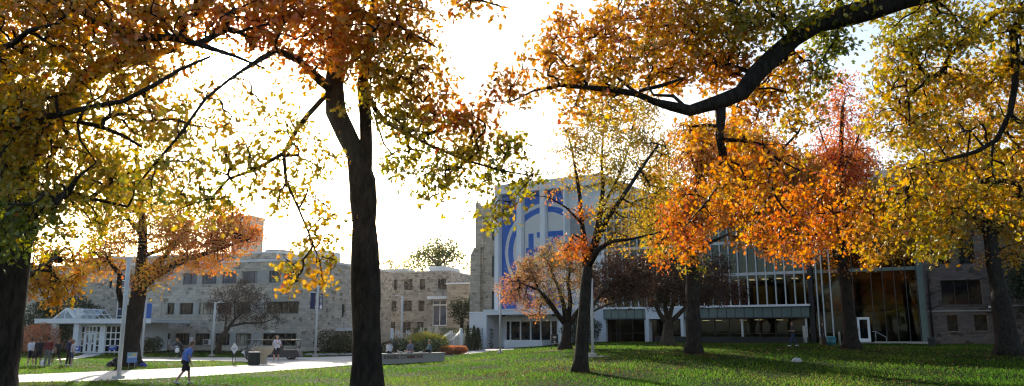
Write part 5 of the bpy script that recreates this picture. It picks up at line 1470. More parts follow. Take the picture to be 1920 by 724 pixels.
M['blade2'] = simple('dry_grass_blade', (0.22, 0.22, 0.07), .8)
M['plume'] = simple('grass_plume', (0.55, 0.50, 0.42), .9)
for px, h_, lab in ((789, 2.7, 'feathery plume grass leftmost behind the yellow green shrub'), (805, 2.9, 'tallest feathery plume grass behind the yellow green shrubs'), (819, 2.9, 'feathery plume grass nearest the step railings')):
    plume(lab, wp(px, 81), h_)

# oaks standing behind the viewpoint: the glass wall mirrors them
rt = None
def back_tree():
    b = Vector((-27, -9, H(-27, -9)))
    V_ = lambda x, y, z: b + Vector((x, y, z))
    return make_tree('oak_tree', 'orange oak behind the viewpoint mirrored in the glass wall', 'tree', b,
        [[(V_(0, 0, -.1), .5), (V_(.1, 0, 3), .42), (V_(.2, .1, 7), .34), (V_(0, .3, 11), .2), (V_(0, .2, 14), .08)], [(V_(.1, 0, 4), .2), (V_(3, 1, 7), .12), (V_(6, 1, 9), .04)], [(V_(.1, 0, 4.5), .2), (V_(-3, -1, 8), .12), (V_(-6, -1, 9), .04)]],
        [(V_(0, 0, 12), 4, 1.2, .6), (V_(4, 1, 9), 3.5, 1.2, .65), (V_(-4, -1, 9), 3.5, 1.2, .5), (V_(0, 3, 7), 3.5, 1.1, .6), (V_(0, -3, 8), 3.5, 1.1, .4), (V_(0, 0, 15), 2.5, 1, .6)],
        lod=2, leaf=.3, lpc=12, crad=.9, group='oaks behind the viewpoint', tipr=.02, step=1.5, n_side=8)
rt = back_tree()
for k, (x, y, lab) in enumerate(((-38, 4, 'orange oak at the far left behind the viewpoint'), (-46, -22, 'distant orange oak behind the viewpoint on the left'), (-15, -26, 'orange oak directly behind the viewpoint'), (-60, -4, 'outermost orange oak behind the viewpoint on the left'))):
    c = copy_tree(rt); c.location = (x, y, H(x, y)); c.rotation_euler = (0, 0, 1.3 * k + .8); c['label'] = lab
# ================================================================ PROPS
def lamp(px, pyb, top, label, arm=-1.0, D=None, pole=.075):
    b = gpt(px, pyb) if D is None else gd(px, D)
    pt = P(px, top, b.y)
    h = pt.z - b.z
    root = empty('lamp_post', b, 0, label, 'lamp post', 'white lamp posts on the campus lawn')
    m = MB(); m.lathe([(.27, -.15), (.27, .12), (.25, .16), (.12, .17)], 16, mi=0); m.build('base', M['concrete'], root)
    m = MB(); m.lathe([(pole, .15), (pole, h - .02), (pole * .6, h)], 12); m.build('pole', M['lampwhite'], root)
    if arm:
        s = 1 if arm > 0 else -1; L = abs(arm)
        m = MB(); m.tube([(0, 0, h - .1), (s * L * .5, 0, h - .03), (s * L * .55, 0, h - .02)], .035, 6)
        m.build('arm', M['lampwhite'], root)
        m = MB(); a, c_ = sorted((s * L * .3, s * L)); m._a([(a, -.12, h - .03), (c_, -.13, h - .05), (c_, .13, h - .05), (a, .12, h - .03), (a, -.08, h + .05), (c_, -.08, h - .01), (c_, .08, h - .01), (a, .08, h + .05)],
                 [(0, 3, 2, 1), (4, 5, 6, 7), (0, 1, 5, 4), (1, 2, 6, 5), (2, 3, 7, 6), (3, 0, 4, 7)]); m.build('lamp_head', M['lampwhite'], root)
    return root, b, h


M['banner_b'] = simple('banner_bright_blue', (0.05, 0.16, 0.55), .6)
M['banner_d'] = simple('banner_navy', (0.012, 0.025, 0.10), .6)
lamp(222, 711, 483, 'nearest tall white lamp post standing at the path edge', -.75, pole=.095)
r_, b_, h_ = lamp(265.5, 672, 563, 'lamp post with plain bright blue banners behind the orange oak', -.35, pole=.085)


def banner_pair(r_, h, px, b, rect_l, rect_r, mat, group, labs, text=None):
    for rect, s, lab in ((rect_l, -1, labs[0]), (rect_r, 1, labs[1])):
        if rect is None: continue
        x0, x1, y0, y1 = rect
        p0 = P(x0, y1, b.y) - b; p1 = P(x1, y0, b.y) - b
        m = MB()
        a, c_ = p0.x, p1.x
        n = 5
        for k in range(n):
            u0 = a + (c_ - a) * k / n; u1 = a + (c_ - a) * (k + 1) / n
            w0 = .03 * sin(k * 1.2); w1 = .03 * sin((k + 1) * 1.2)
            m._a([(u0, w0, p0.z), (u1, w1, p0.z), (u1, w1, p1.z), (u0, w0, p1.z), (u0, w0 + .012, p0.z), (u1, w1 + .012, p0.z), (u1, w1 + .012, p1.z), (u0, w0 + .012, p1.z)],
                 [(0, 1, 2, 3), (7, 6, 5, 4), (3, 2, 6, 7), (0, 4, 5, 1)])
        bn = m.build('banner', mat, r_)
        m = MB(); m.tube([(0, .02, p1.z + .02), (c_ if s > 0 else a, .02, p1.z + .02)], .02, 6); m.tube([(0, .02, p0.z), (c_ if s > 0 else a, .02, p0.z)], .02, 6); m.build('bracket', M['lampwhite'], r_)
        if text and s > 0:
            xm = (a + c_) / 2 + .06; zz_ = p1.z - .1; L = p1.z - p0.z
            q = MB()
            # column of small letter-like strokes reading upwards and an oval emblem below
            for k in range(8):
                z0 = p0.z + L * .33 + k * L * .075
                q.box(xm - .09, xm + .09, -.05, -.045, z0, z0 + L * .022)
                q.box(xm - .09 + .0, xm - .06, -.05, -.045, z0 + L * .022, z0 + L * .05) if k % 2 else q.box(xm + .06, xm + .09, -.05, -.045, z0 + L * .022, z0 + L * .05)
            q.lathe([(0.001, 0), (.11, 0)], 16) if False else None
            vs = [(xm + .11 * cos(2 * pi * k / 16), -.05, p0.z + L * .17 + .2 * sin(2 * pi * k / 16)) for k in range(16)]
            q._a(vs, [tuple(range(16))])
            q.build('lettering', M['white'], bn)


banner_pair(r_, h_, 265, b_, (256, 264, 570, 600), (268, 285.5, 569, 597), M['banner_b'], None, ('', ''))
lamp(397, 668.5, 566.5, 'lamp post standing before the small dark leaning tree', .75, pole=.095)
r_, b_, h_ = lamp(591, 669, 535, 'lamp post with two navy banners at the corner of the stone building', -.62, pole=.10)
banner_pair(r_, h_, 591, b_, (581, 592, 549, 580), (596, 606, 550.5, 581), M['banner_d'], None, ('', ''), text=True)
lamp(752, 640, 554, 'lamp post in front of the grey limestone hall', -.75, D=82, pole=.11)
lamp(938, 657, 541, 'lamp post before the white entrance block', -.8, D=68, pole=.085)
lamp(1111.5, 667, 522, 'lamp post directly right of the slender trunk on the grass mound', 0, pole=.095)
b_ = gpt(1120, 669)
pd = MB(); pd.box(-1.2, 1.6, -.5, .5, -.1, .05); o = pd.build('concrete_pad', M['concrete'], loc=b_); tag(o, 'small flat concrete pad around the lamp post on the mound', 'pad')

# engraved commons wall --------------------------------------------------------
def wall_seg(p0, p1, zt):
    pass
L0 = gd(672, 53.0); L1 = gd(803, 56.5); L2 = gd(833.5, 57.4)
zt = .72
root = empty('commons_wall', (L1.x, L1.y, 0), 0, 'low engraved stone wall with seated people on it and bronze letters', 'wall')
m = MB(); cp = MB()
for a, b in ((L0, L1), (L1, L2)):
    d = Vector((b.x - a.x, b.y - a.y, 0)); L = d.length; d.normalize(); n_ = Vector((-d.y, d.x, 0))
    for mb, o0, o1, z0, z1, ex in ((m, 0, .62, -.4, zt - .09, 0), (cp, -.05, .67, zt - .088, zt, .04)):
        c = [a - L1 - d * ex + n_ * o0, b - L1 + d * ex + n_ * o0, b - L1 + d * ex + n_ * o1, a - L1 - d * ex + n_ * o1]
        mb._a([(q.x, q.y, z0) for q in c] + [(q.x, q.y, z1) for q in c], [(0, 3, 2, 1), (4, 5, 6, 7), (0, 1, 5, 4), (1, 2, 6, 5), (2, 3, 7, 6), (3, 0, 4, 7)])
M['signstone'] = simple('smooth_limestone', (0.36, 0.34, 0.31), .8, vary=.08, scale=2)
m.build('wall_body', M['signstone'], root); cp.build('coping', M['signstone'], root)
M['bronze'] = simple('bronze_letters', (0.14, 0.06, 0.028), .5, .2)


def text_mesh(name, txt, size, mat, parent, loc, rot, width=None, ext=.012, spacing=1.0):
    cu_ = bpy.data.curves.new(name, 'FONT'); cu_.body = txt; cu_.size = size; cu_.extrude = ext; cu_.align_x = 'LEFT'; cu_.space_character = spacing; cu_.offset = size * .012
    t = bpy.data.objects.new(name, cu_); COL.objects.link(t)
    bpy.context.view_layer.update()
    dg = bpy.context.evaluated_depsgraph_get()
    me = bpy.data.meshes.new_from_object(t.evaluated_get(dg))
    COL.objects.unlink(t); bpy.data.objects.remove(t)
    xs = [v.co.x for v in me.vertices]
    if width:
        k = width / (max(xs) - min(xs)); x0 = min(xs)
        for v in me.vertices: v.co.x = (v.co.x - x0) * k
    me.materials.append(mat)
    o = bpy.data.objects.new(name, me); COL.objects.link(o); o.parent = parent; o.location = loc; o.rotation_euler = rot
    return o


d = (L1 - L0); d.z = 0; d.normalize(); ang = atan2(d.y, d.x)


def onwall(px):
    u, z = plane_uz((L0.x, L0.y), (d.x, d.y), px, 670); return u


def onz(px, py): return plane_uz((L0.x, L0.y), (d.x, d.y), px, py)[1]


zl0 = onz(755, 672.6); zl1 = onz(755, 666)
ua, ub = onwall(719.5), onwall(793)
q = L0 + d * ua - L1; nrm = Vector((d.y, -d.x, 0)) * .02
wk = (ub - ua)
text_mesh('lettering', 'KINERK COMMONS', (zl1 - zl0) / .70, M['bronze'], root, (q.x + nrm.x, q.y + nrm.y, zl0), (pi / 2, 0, ang), width=wk)

# diamond sign -------------------------------------------------------------------
b_ = gpt(438, 684.5)
root = empty('diamond_sign', b_, 0, 'white diamond shaped notice on two short dark posts beside the path', 'sign')
k = b_.y / F
zc = P(438, 653.5, b_.y).z - b_.z
m = MB(); 
for s in (-1, 1): m.box(s * .085 - .022, s * .085 + .022, -.02, .02, -.2, zc + .28)
m.build('post', M['black'], root)
hw, hh = 6.9 * k, 10.3 * k
m = MB(); m.prism([(0, zc - hh), (hw, zc), (0, zc + hh), (-hw, zc)], -.045, -.025); pn = m.build('sign_panel', M['white'], root)
m = MB()
for z_, w_ in ((.035, .15), (-.0, .13), (-.045, .12), (-.09, .08)): m.box(-w_, w_, -.05, -.0455, zc + z_ - .008, zc + z_ + .008)
m.box(-.03, .03, -.05, -.0455, zc + .16, zc + .20); m.build('lettering', M['frame'], pn)

# round bin ---------------------------------------------------------------------
b_ = gpt(475.5, 685)
root = empty('litter_bin', b_, 0, 'dark green round litter bin by the concrete planter', 'bin')
rr_ = 10.2 * b_.y / F; hb = P(475, 659.5, b_.y).z - b_.z
m = MB(); m.lathe([(rr_ * .96, 0), (rr_, .05), (rr_, hb - .08)], 24)
for k_ in range(24):
    a = 2 * pi * k_ / 24; m.tube([(cos(a) * (rr_ + .012), sin(a) * (rr_ + .012), .04), (cos(a) * (rr_ + .012), sin(a) * (rr_ + .012), hb - .09)], .012, 4)
m.build('body', M['green_bin'], root)
m = MB(); m.lathe([(rr_ + .02, hb - .08), (rr_ + .02, hb - .01), (rr_ * .7, hb), (rr_ * .65, hb - .05)], 24); m.build('rim', M['panelgrey'], root)
# planter -----------------------------------------------------------------------
b_ = gpt(489, 683.5); b_.y += .5
k = b_.y / F
root = empty('concrete_planter', b_, 0, 'large pedestal planter of pale concrete behind the dark green bin', 'planter')
hp = P(490, 650.5, b_.y).z - b_.z
m = MB(); m.lathe([(6.5 * k, 0), (6.5 * k, hp * .12), (5.6 * k, hp * .2), (5.6 * k, hp * .42), (9 * k, hp * .55), (14.5 * k, hp * .66), (17 * k, hp * .88), (18 * k, hp * .93), (18 * k, hp), (16.5 * k, hp), (16 * k, hp * .93)], 28)
m.build('bowl', simple('planter_concrete', (0.40, 0.35, 0.27), .85, vary=.15, scale=4, bump=.2), root, bevel=0)
m = MB(); m.lathe([(15.8 * k, hp * .8), (15.8 * k, hp * .95)], 20); m.build('soil', M['mulch'], root)

# golf cart -----------------------------------------------------------------------
b_ = gd(512, 63)
root = empty('golf_cart', b_, 0, 'dark golf cart with canopy parked behind the concrete planter', 'golf cart')
k = 63 / F
X_ = lambda px: (px - 512) * k
Z_ = lambda py: P(512, py, 63).z - b_.z
M['cartbody'] = simple('cart_body', (0.03, 0.035, 0.045), .35)
m = MB(); m.prism([(X_(466), Z_(668)), (X_(460), Z_(660)), (X_(470), Z_(655)), (X_(482), Z_(657)), (X_(490), Z_(664)), (X_(515), Z_(664)), (X_(520), Z_(656)), (X_(560), Z_(656)), (X_(564), Z_(669)), (X_(490), Z_(670))], -.6, .6)
m.build('body', M['cartbody'], root, bevel=.04)
m = MB(); m.prism([(X_(457.5), Z_(661)), (X_(462.5), Z_(656.3)), (X_(463.5), Z_(661)), (X_(465.5), Z_(668.5)), (X_(462), Z_(663))], -.64, -.3); m.build('front_cowl', M['white'], root, bevel=.02)
m = MB(); m.box(X_(468), X_(562), -.62, .62, Z_(638.7), Z_(637)); m.build('canopy', M['cartbody'], root, bevel=.03)
for y in (-.55, .55):
    for a_, z_a, c_, z_c in ((462, 657, 474, 639), (479, 660, 484.5, 638.5), (515, 660, 513, 638.5), (556, 657, 558, 638.5)):
        m = MB(); m.tube([(X_(a_), y, Z_(z_a)), (X_(c_), y, Z_(z_c))], .028, 6); m.build('roof_post', M['black'], root)
m = MB(); m.quad((X_(463), -.52, Z_(656)), (X_(463), .52, Z_(656)), (X_(474), .52, Z_(640)), (X_(474), -.52, Z_(640))); m.build('windscreen', M['glass_clear'], root)
m = MB(); m.box(X_(510), X_(524), -.5, .5, Z_(663), Z_(658)); m.box(X_(522), X_(527), -.5, .5, Z_(660), Z_(648)); m.build('seat', M['black'], root, bevel=.03)
m = MB(); m.tube([(X_(488), -.25, Z_(660)), (X_(493), -.25, Z_(653))], .02, 6); m.lathe([(.17, 0), (.17, .02)], 14, c=(X_(493), -.25, Z_(653))); m.build('steering_wheel', M['black'], root)
for px in (470, 545):
    for y in (-.52, .44):
        m = MB(); m.xf = lambda x, yy, z, px=px, y=y: (X_(px) + x, y + z, Z_(668.5) + yy)
        m.lathe([(.13, -.01), (.24, 0), (.25, .03), (.25, .13), (.24, .16), (.13, .17)], 20); w_ = m.build('wheel', M['black'], root)
        m = MB(); m.xf = lambda x, yy, z, px=px, y=y: (X_(px) + x, y + z, Z_(668.5) + yy); m.lathe([(.10, -.02), (.12, 0), (.12, .16), (.1, .18)], 14); m.build('rim', M['steel'], w_)

# frisbee ---------------------------------------------------------------------------
fb = P(511.5, 622.3, 51.5)
m = MB(); m.lathe([(.12, .028), (.135, .018), (.14, 0), (.13, 0), (.125, .012)], 24)
o = m.build('flying_disc', M['white'], loc=fb); o.rotation_euler = (radians(-8), radians(4), 0); tag(o, 'white flying disc hovering above the man in the white shirt', 'flying disc')

# yard signs ------------------------------------------------------------------------
M['signblue'] = simple('yard_sign_blue', (0.03, 0.08, 0.42), .5)
M['signlight'] = simple('sign_light_blue', (0.34, 0.44, 0.62), .5)
M['signyellow'] = simple('sign_yellow', (0.62, 0.52, 0.16), .5)


def yard(px, py, D, w, h, label, kind, tilt=0):
    b = gd(px, D); c = P(px, py, D)
    root = empty('yard_sign', b, tilt, label, 'sign', None)
    z0 = c.z - b.z
    m = MB(); m.box(-w / 2, w / 2, -.015, .015, z0 - h / 2, z0 + h / 2); pn = m.build('sign_panel', M['signlight'] if kind == 'poster' else M['signblue'], root)
    m = MB()
    for s in (-.3, .3): m.box(s * w - .012, s * w + .012, .016, .035, -.1, z0)
    m.build('stake', M['steel'], root)
    m = MB(); q = MB()
    if kind == 'poster':
        m.box(-w * .4, w * .42, -.022, -.0155, z0 + h * .02, z0 + h * .06); m.box(-w * .4, w * .3, -.022, -.0155, z0 + h * .10, z0 + h * .13)
        q.box(-w * .02, w * .42, -.022, -.0155, z0 + h * .17, z0 + h * .40); m.build('lettering', M['white'], pn); q.build('colour_block', M['signyellow'], pn)
        q = MB(); q.box(-w * .42, -w * .04, -.022, -.0155, z0 + h * .17, z0 + h * .40); q.build('colour_block', simple('sign_green', (0.18, 0.42, 0.35), .5), pn)
        q = MB(); q.box(-w * .5, w * .5, -.021, -.0156, z0 - h * .5, z0 - h * .02); q.build('lower_panel', simple('sign_mid_blue', (0.17, 0.27, 0.55), .5), pn)
    elif kind == 'face':
        m.prism([(-w * .22, z0 + h * .1), (w * .22, z0 + h * .1), (w * .2, z0 - h * .12), (0, z0 - h * .3), (-w * .2, z0 - h * .12)], -.022, -.0155); m.box(-w * .35, w * .35, -.022, -.0155, z0 + h * .22, z0 + h * .32); m.build('emblem', M['white'], pn)
    else:
        m.box(-w * .4, w * .4, -.022, -.0155, z0 + h * .22, z0 + h * .40); m.build('lettering', M['signyellow'], pn); q.box(-w * .42, w * .1, -.022, -.0155, z0 - h * .02, z0 + h * .14); q.build('colour_block', M['signlight'], pn)
    return root


yard(143.5, 653.5, 77, .62, .5, 'small blue yard sign with white emblem left of the porch door', 'face')
yard(210, 652, 76, .68, .46, 'small blue yard sign with yellow stripe in front of the porch glazing', 'stripe', .15)
yard(246, 670.5, 48, .58, .6, 'light blue poster board with yellow block leaning on the orange oak', 'poster', .05)
b_ = gd(230, 72); root = empty('notice_board', b_, 0, 'small white notice plate between near lamp post and orange oak', 'sign')
z0 = P(230, 653, 72).z - b_.z
m = MB(); m.box(-.14, .14, -.015, .015, z0 - .28, z0 + .22); m.build('sign_panel', M['white'], root); m = MB(); m.box(-.02, .02, .016, .05, -.1, z0); m.build('stake', M['steel'], root)
m = MB(); m.box(-.05, .05, -.02, -.0155, z0 - .05, z0 + .05); m.build('lettering', M['frame'], root)
b_ = gd(325.5, 66); root = empty('direction_sign', b_, 0, 'grey direction sign board on posts left of the bending person', 'sign')
z0, z1 = P(325, 656, 66).z - b_.z, P(325, 642, 66).z - b_.z
m = MB(); m.box(-.36, .38, -.03, .03, z0, z1); pn = m.build('sign_panel', simple('sign_grey', (0.10, 0.12, 0.15), .5), root)
m = MB(); m.box(-.3, -.25, .031, .08, -.1, z1 - .05); m.box(.27, .32, .031, .08, -.1, z1 - .05); m.build('post', M['frame'], root)
m = MB(); m.box(-.05, .3, -.036, -.031, z1 - .2, z1 - .14); m.box(-.05, .26, -.036, -.031, z1 - .36, z1 - .30); m.build('lettering', M['white'], pn)
tag(drape('mulch_bed', disc_poly(gd(327, 66), 1.4, .7), M['mulch'], .03), kind='structure')
tag(drape('mulch_bed', disc_poly(gd(1060, 61), 2.2, 1.3), M['mulch'], .03), kind='structure')
tag(drape('mulch_bed', disc_poly(gd(632, 76), 4.2, 2.6), M['mulch'], .03), kind='structure')
tag(drape('mulch_bed', disc_poly(gd(1252, 66), 2.2, 1.3), M['mulch'], .03), kind='structure')
# black notice board by the entrance
b_ = gd(1040, 64.5); root = empty('map_sign', b_, 0, 'black freestanding sign with white arrow in front of the entrance windows', 'sign')
k = 64.5 / F; z0, z1 = P(1040, 651, 64.5).z - b_.z, P(1040, 626.5, 64.5).z - b_.z; zm = P(1040, 643.5, 64.5).z - b_.z
m = MB(); m.box(-6.3 * k, -5.2 * k, -.03, .03, -.15, z1); m.box(5.2 * k, 6.3 * k, -.03, .03, -.15, z1); m.build('post', M['black'], root)
m = MB(); m.box(-5.2 * k, 5.2 * k, -.02, .02, zm, z1 - .02); pn = m.build('sign_panel', M['black'], root)
m = MB(); m.box(-3 * k, 3 * k, -.026, -.021, P(1040, 633.3, 64.5).z - b_.z, P(1040, 631, 64.5).z - b_.z); m.box(-1.2 * k, 1.2 * k, -.026, -.021, P(1040, 636.5, 64.5).z - b_.z, P(1040, 634.9, 64.5).z - b_.z)
za, zb_ = P(1040, 643.3, 64.5).z - b_.z, P(1040, 639.8, 64.5).z - b_.z
m.prism([(-2.3 * k, zb_), (2.3 * k, zb_), (.3 * k, za), (-.3 * k, za)], -.026, -.021); m.build('lettering', M['white'], pn)

# bags at the oak -------------------------------------------------------------------
bagm = [simple('bag_black', (0.015, 0.015, 0.018), .6, bump=.3), simple('bag_blue', (0.03, 0.06, 0.30), .6), simple('bag_grey', (0.10, 0.10, 0.12), .7)]


def bag(px, D, w, h, mats, label):
    b = gd(px, D); root = empty('backpack', b, rnd.uniform(-.6, .6), label, 'bag', 'bags heaped round the orange oak')
    m = MB(); m.ball((0, 0, h * .45), (w * .5, w * .38, h * .52), 12, jit=.06); m.ball((w * .12, -w * .25, h * .3), (w * .3, w * .2, h * .28), 10, jit=.05); m.build('body', bagm[mats[0]], root)
    m = MB(); m.ball((-w * .2, -w * .3, h * .3), (w * .22, w * .14, h * .22), 8, jit=.08); m.build('pocket', bagm[mats[1]], root)
    m = MB(); m.tube([(-w * .2, 0, h * .85), (0, .02, h * 1.08), (w * .2, 0, h * .85)], .02, 5); m.build('strap', bagm[0], root)


for px, D_, w_, h_, mt, lab in ((207, 50.5, .55, .36, (0, 2), 'dark bag farthest left in the heap by the oak'), (216, 51, .5, .55, (0, 0), 'tall black bag hidden partly by the near lamp post'), (229, 50, .5, .33, (0, 1), 'black bag with blue pocket between lamp post and oak'),
                            (236, 49.8, .4, .3, (1, 2), 'small blue bag left of the poster board'), (261, 49.6, .6, .5, (0, 2), 'large black bag right of the poster board'), (269, 49.3, .45, .3, (1, 0), 'blue bag farthest right in the heap by the oak')):
    bag(px, D_, w_, h_, mt, lab)
b_ = gd(78.5, 51); root = empty('tote_bag', b_, .2, 'white tote bag standing on the grass beside the woman in black', 'bag')
m = MB(); m._a([(-.07, -.05, 0), (.07, -.05, 0), (.07, .05, 0), (-.07, .05, 0), (-.09, -.04, .36), (.09, -.04, .36), (.09, .04, .36), (-.09, .04, .36)], [(0, 3, 2, 1), (0, 1, 5, 4), (1, 2, 6, 5), (2, 3, 7, 6), (3, 0, 4, 7), (4, 5, 6, 7)]); m.build('body', M['white'], root)
m = MB(); m.tube([(-.05, -.04, .36), (-.03, -.04, .5), (.03, -.04, .5), (.05, -.04, .36)], .012, 5); m.build('handle', M['white'], root)

# rock, stones, bins at the glass wall ---------------------------------------------------
b_ = gpt(1494, 679)
k = b_.y / F
m = MB(); m.ball((0, 0, .07), (9 * k, .18, 5.2 * k), 14, jit=.1); o = m.build('rock', simple('pale_rock', (0.42, 0.40, 0.38), .9, bump=.4), loc=b_); tag(o, 'single pale rock lying on the shaded right lawn', 'rock')
M['stonepale'] = simple('bed_stone', (0.36, 0.34, 0.32), .9, vary=.25, scale=8)
bs = MB()
for k_ in range(130):
    t = rnd.random(); p = gd(575 + 85 * t, 74.5 + rnd.uniform(-.9, .9) + 1.2 * abs(t - .5)); s_ = rnd.uniform(.06, .2)
    bs.ball((p.x, p.y, p.z + s_ * .3), (s_ * 1.3, s_, s_ * .6), 6, jit=.2)
o = bs.build('stone_edging', M['stonepale']); tag(o, 'scatter of pale loose stones along the planting bed edge', 'stones', kind='stuff')
b_ = gd(1748, 60); k = 60 / F
root = empty('litter_bin', b_, RB.rz, 'black square litter bin at the end of the ramp wall', 'bin'); zt_b = P(1748, 633, 60).z - b_.z
m = MB(); m.box(-6 * k, 6 * k, -.25, .25, 0, zt_b - .1); m.build('body', M['black'], root, bevel=.02); m = MB(); m.box(-6.6 * k, 6.6 * k, -.28, .28, zt_b - .099, zt_b); m.build('lid', M['frame'], root, bevel=.02)
b_ = gd(1559, 62); k = 62 / F
root = empty('recycling_bin', b_, 0, 'round teal recycling bin left of the scarlet topped oak trunk', 'bin'); zt_b = P(1559, 631, 62).z - b_.z
m = MB(); m.lathe([(8 * k, 0), (9 * k, zt_b * .8)], 20); m.build('body', simple('teal_plastic', (0.03, 0.16, 0.20), .5), root)
m = MB(); m.lathe([(9.3 * k, zt_b * .8), (9.3 * k, zt_b * .87), (6 * k, zt_b), (.02, zt_b * 1.03)], 20); m.build('lid', simple('teal_lid', (0.04, 0.20, 0.24), .5), root)
b_ = gd(1544, 62.5); root = empty('wooden_bin', b_, 0, 'brown box bin between dark standing person and teal bin', 'bin'); zt_b = P(1544, 632.5, 62.5).z - b_.z
m = MB(); m.box(-5 * k, 5 * k, -.25, .25, 0, zt_b)
for q in range(5): m.box(-5 * k + q * 2.02 * k, -5 * k + q * 2.02 * k + 1.7 * k, -.275, -.251, .06, zt_b - .05)
m.build('body', simple('bin_wood', (0.10, 0.06, 0.035), .7), root); m = MB(); m.box(-5.4 * k, 5.4 * k, -.29, .29, zt_b + .001, zt_b + .05); m.build('lid', M['black'], root)
b_ = gd(1575, 62.5); root = empty('bollard', b_, 0, 'slim pale bollard between teal bin and the scarlet topped oak', 'bollard'); zt_b = P(1575, 622, 62.5).z - b_.z
m = MB(); m.lathe([(.08, 0), (.08, zt_b - .1), (.05, zt_b)], 12); m.build('post', M['concrete'], root); m = MB(); m.lathe([(.12, 0), (.12, .06)], 12); m.build('base', M['concrete'], root)

# steps with white rails ------------------------------------------------------------------
def stair(label, px0, py0, px1, py1, D, depth, n, group):
    a = P(px0, py0, D); b = P(px1, py1, D)
    base = Vector((a.x, D, H(a.x, D)))
    root = empty('steps', base, 0, label, 'steps', group)
    rise = abs(b.z - a.z); run = b.x - a.x; zlow = min(a.z, b.z) - .95 - base.z
    m = MB(); up = b.z > a.z
    for k in range(n):
        x0 = run * k / n; x1 = run * (k + 1) / n
        zz = zlow + rise * ((k + 1) / n if up else (n - k) / n)
        m.box(x0, x1, 0, depth, -.3, zz)
    m.build('treads', M['concrete'], root)
    for y in (0.03, depth - .03):
        m = MB(); m.tube([(-.05, y, a.z - base.z), (run + .05, y, b.z - base.z)], .05, 8)
        for t in (0.02, .98):
            zz = (a.z + (b.z - a.z) * t) - base.z
            m.tube([(run * t, y, zz - .95), (run * t, y, zz)], .035, 6)
        m.build('handrail', M['lampwhite'], root)
    return root


SG = 'concrete steps with white rails'
stair('main flight of concrete steps with white rail climbing beside the rust shrubs', 812, 646.5, 845, 620, 80, 2.6, 8, SG)
stair('upper flight of concrete steps whose rail ends at the white post', 847, 638, 864, 619, 83, 2.2, 6, SG)
stair('narrow steps descending right beside the hall lamp post', 741.5, 619, 749, 634, 83, 2, 4, SG)
stair('steps descending right left of the plume grasses', 762, 619, 770, 634, 83, 2, 4, SG)
for px, D_, t_, lab in ((864.5, 81, 616, 'thick white post at the top right of the steps'), (734, 82, 615.5, 'thick white post beside the leftmost step rail')):
    b_ = gd(px, D_); root = empty('white_post', b_, 0, lab, 'post', 'thick white posts at the steps'); h_ = P(px, t_, D_).z - b_.z
    m = MB(); m.lathe([(.17, 0), (.17, h_ - .12)], 14); m.build('shaft', M['lampwhite'], root); m = MB(); m.lathe([(.19, h_ - .119), (.19, h_ - .05), (.08, h_)], 14); m.build('cap', M['lampwhite'], root)
ter = MB(); a = gd(828, 86); ter.box(-7.2, -4.6, 86, 92, -.3, 2.0); tag(ter.build('terrace', M['concrete']), kind='structure')
# ================================================================ PEOPLE
SK = simple('skin', (0.48, 0.27, 0.19), .6, vary=.04)
SKD = simple('skin_deep', (0.16, 0.09, 0.06), .6, vary=.04)
_cm = {}


def cloth(c):
    if c not in _cm: _cm[c] = simple('cloth', c, .85, vary=.12, scale=5, bump=.15)
    return _cm[c]


def capsule(mb, a, b, ra, rb, n=12):
    a = Vector(a); b = Vector(b); d = b - a
    if d.length < 1e-5: d = Vector((0, 0, .001))
    t = d.normalized()
    pts = []; rad = []
    for k in range(4):
        q = (k / 4) * pi / 2; pts.append(a - t * (ra * cos(q))); rad.append(max(.002, ra * sin(q)))
    for k in range(5): pts.append(a + d * k / 4); rad.append(ra + (rb - ra) * k / 4)
    for k in range(1, 5):
        q = (k / 4) * pi / 2; pts.append(b + t * (rb * sin(q))); rad.append(max(.002, rb * cos(q)))
    mb.tube(pts, rad, n)


def remesh(mb, name, mat, parent, vox):
    o = mb.build(name, mat, parent)
    md = o.modifiers.new('r', 'REMESH'); md.mode = 'VOXEL'; md.voxel_size = vox; md.use_smooth_shade = True
    s = o.modifiers.new('s', 'SMOOTH'); s.factor = .5; s.iterations = 4
    dg = bpy.context.evaluated_depsgraph_get(); dg.update()
    me = bpy.data.meshes.new_from_object(o.evaluated_get(dg))
    o.modifiers.clear(); old = o.data; o.data = me; bpy.data.meshes.remove(old)
    if not me.materials: me.materials.append(mat)
    for p in me.polygons: p.use_smooth = True
    return o


STAND = dict(pelvis=(0, 0, .95), chest=(0, 0, 1.36), neck=(0, .01, 1.50), head=(0, -.01, 1.65),
             shl=(.19, 0, 1.42), shr=(-.19, 0, 1.42), ell=(.25, .03, 1.14), elr=(-.25, .03, 1.14), wrl=(.26, -.07, .90), wrr=(-.26, -.07, .90),
             hil=(.10, 0, .92), hir=(-.10, 0, .92), knl=(.12, -.03, .50), knr=(-.12, -.03, .50), anl=(.12, .02, .09), anr=(-.12, .02, .09))


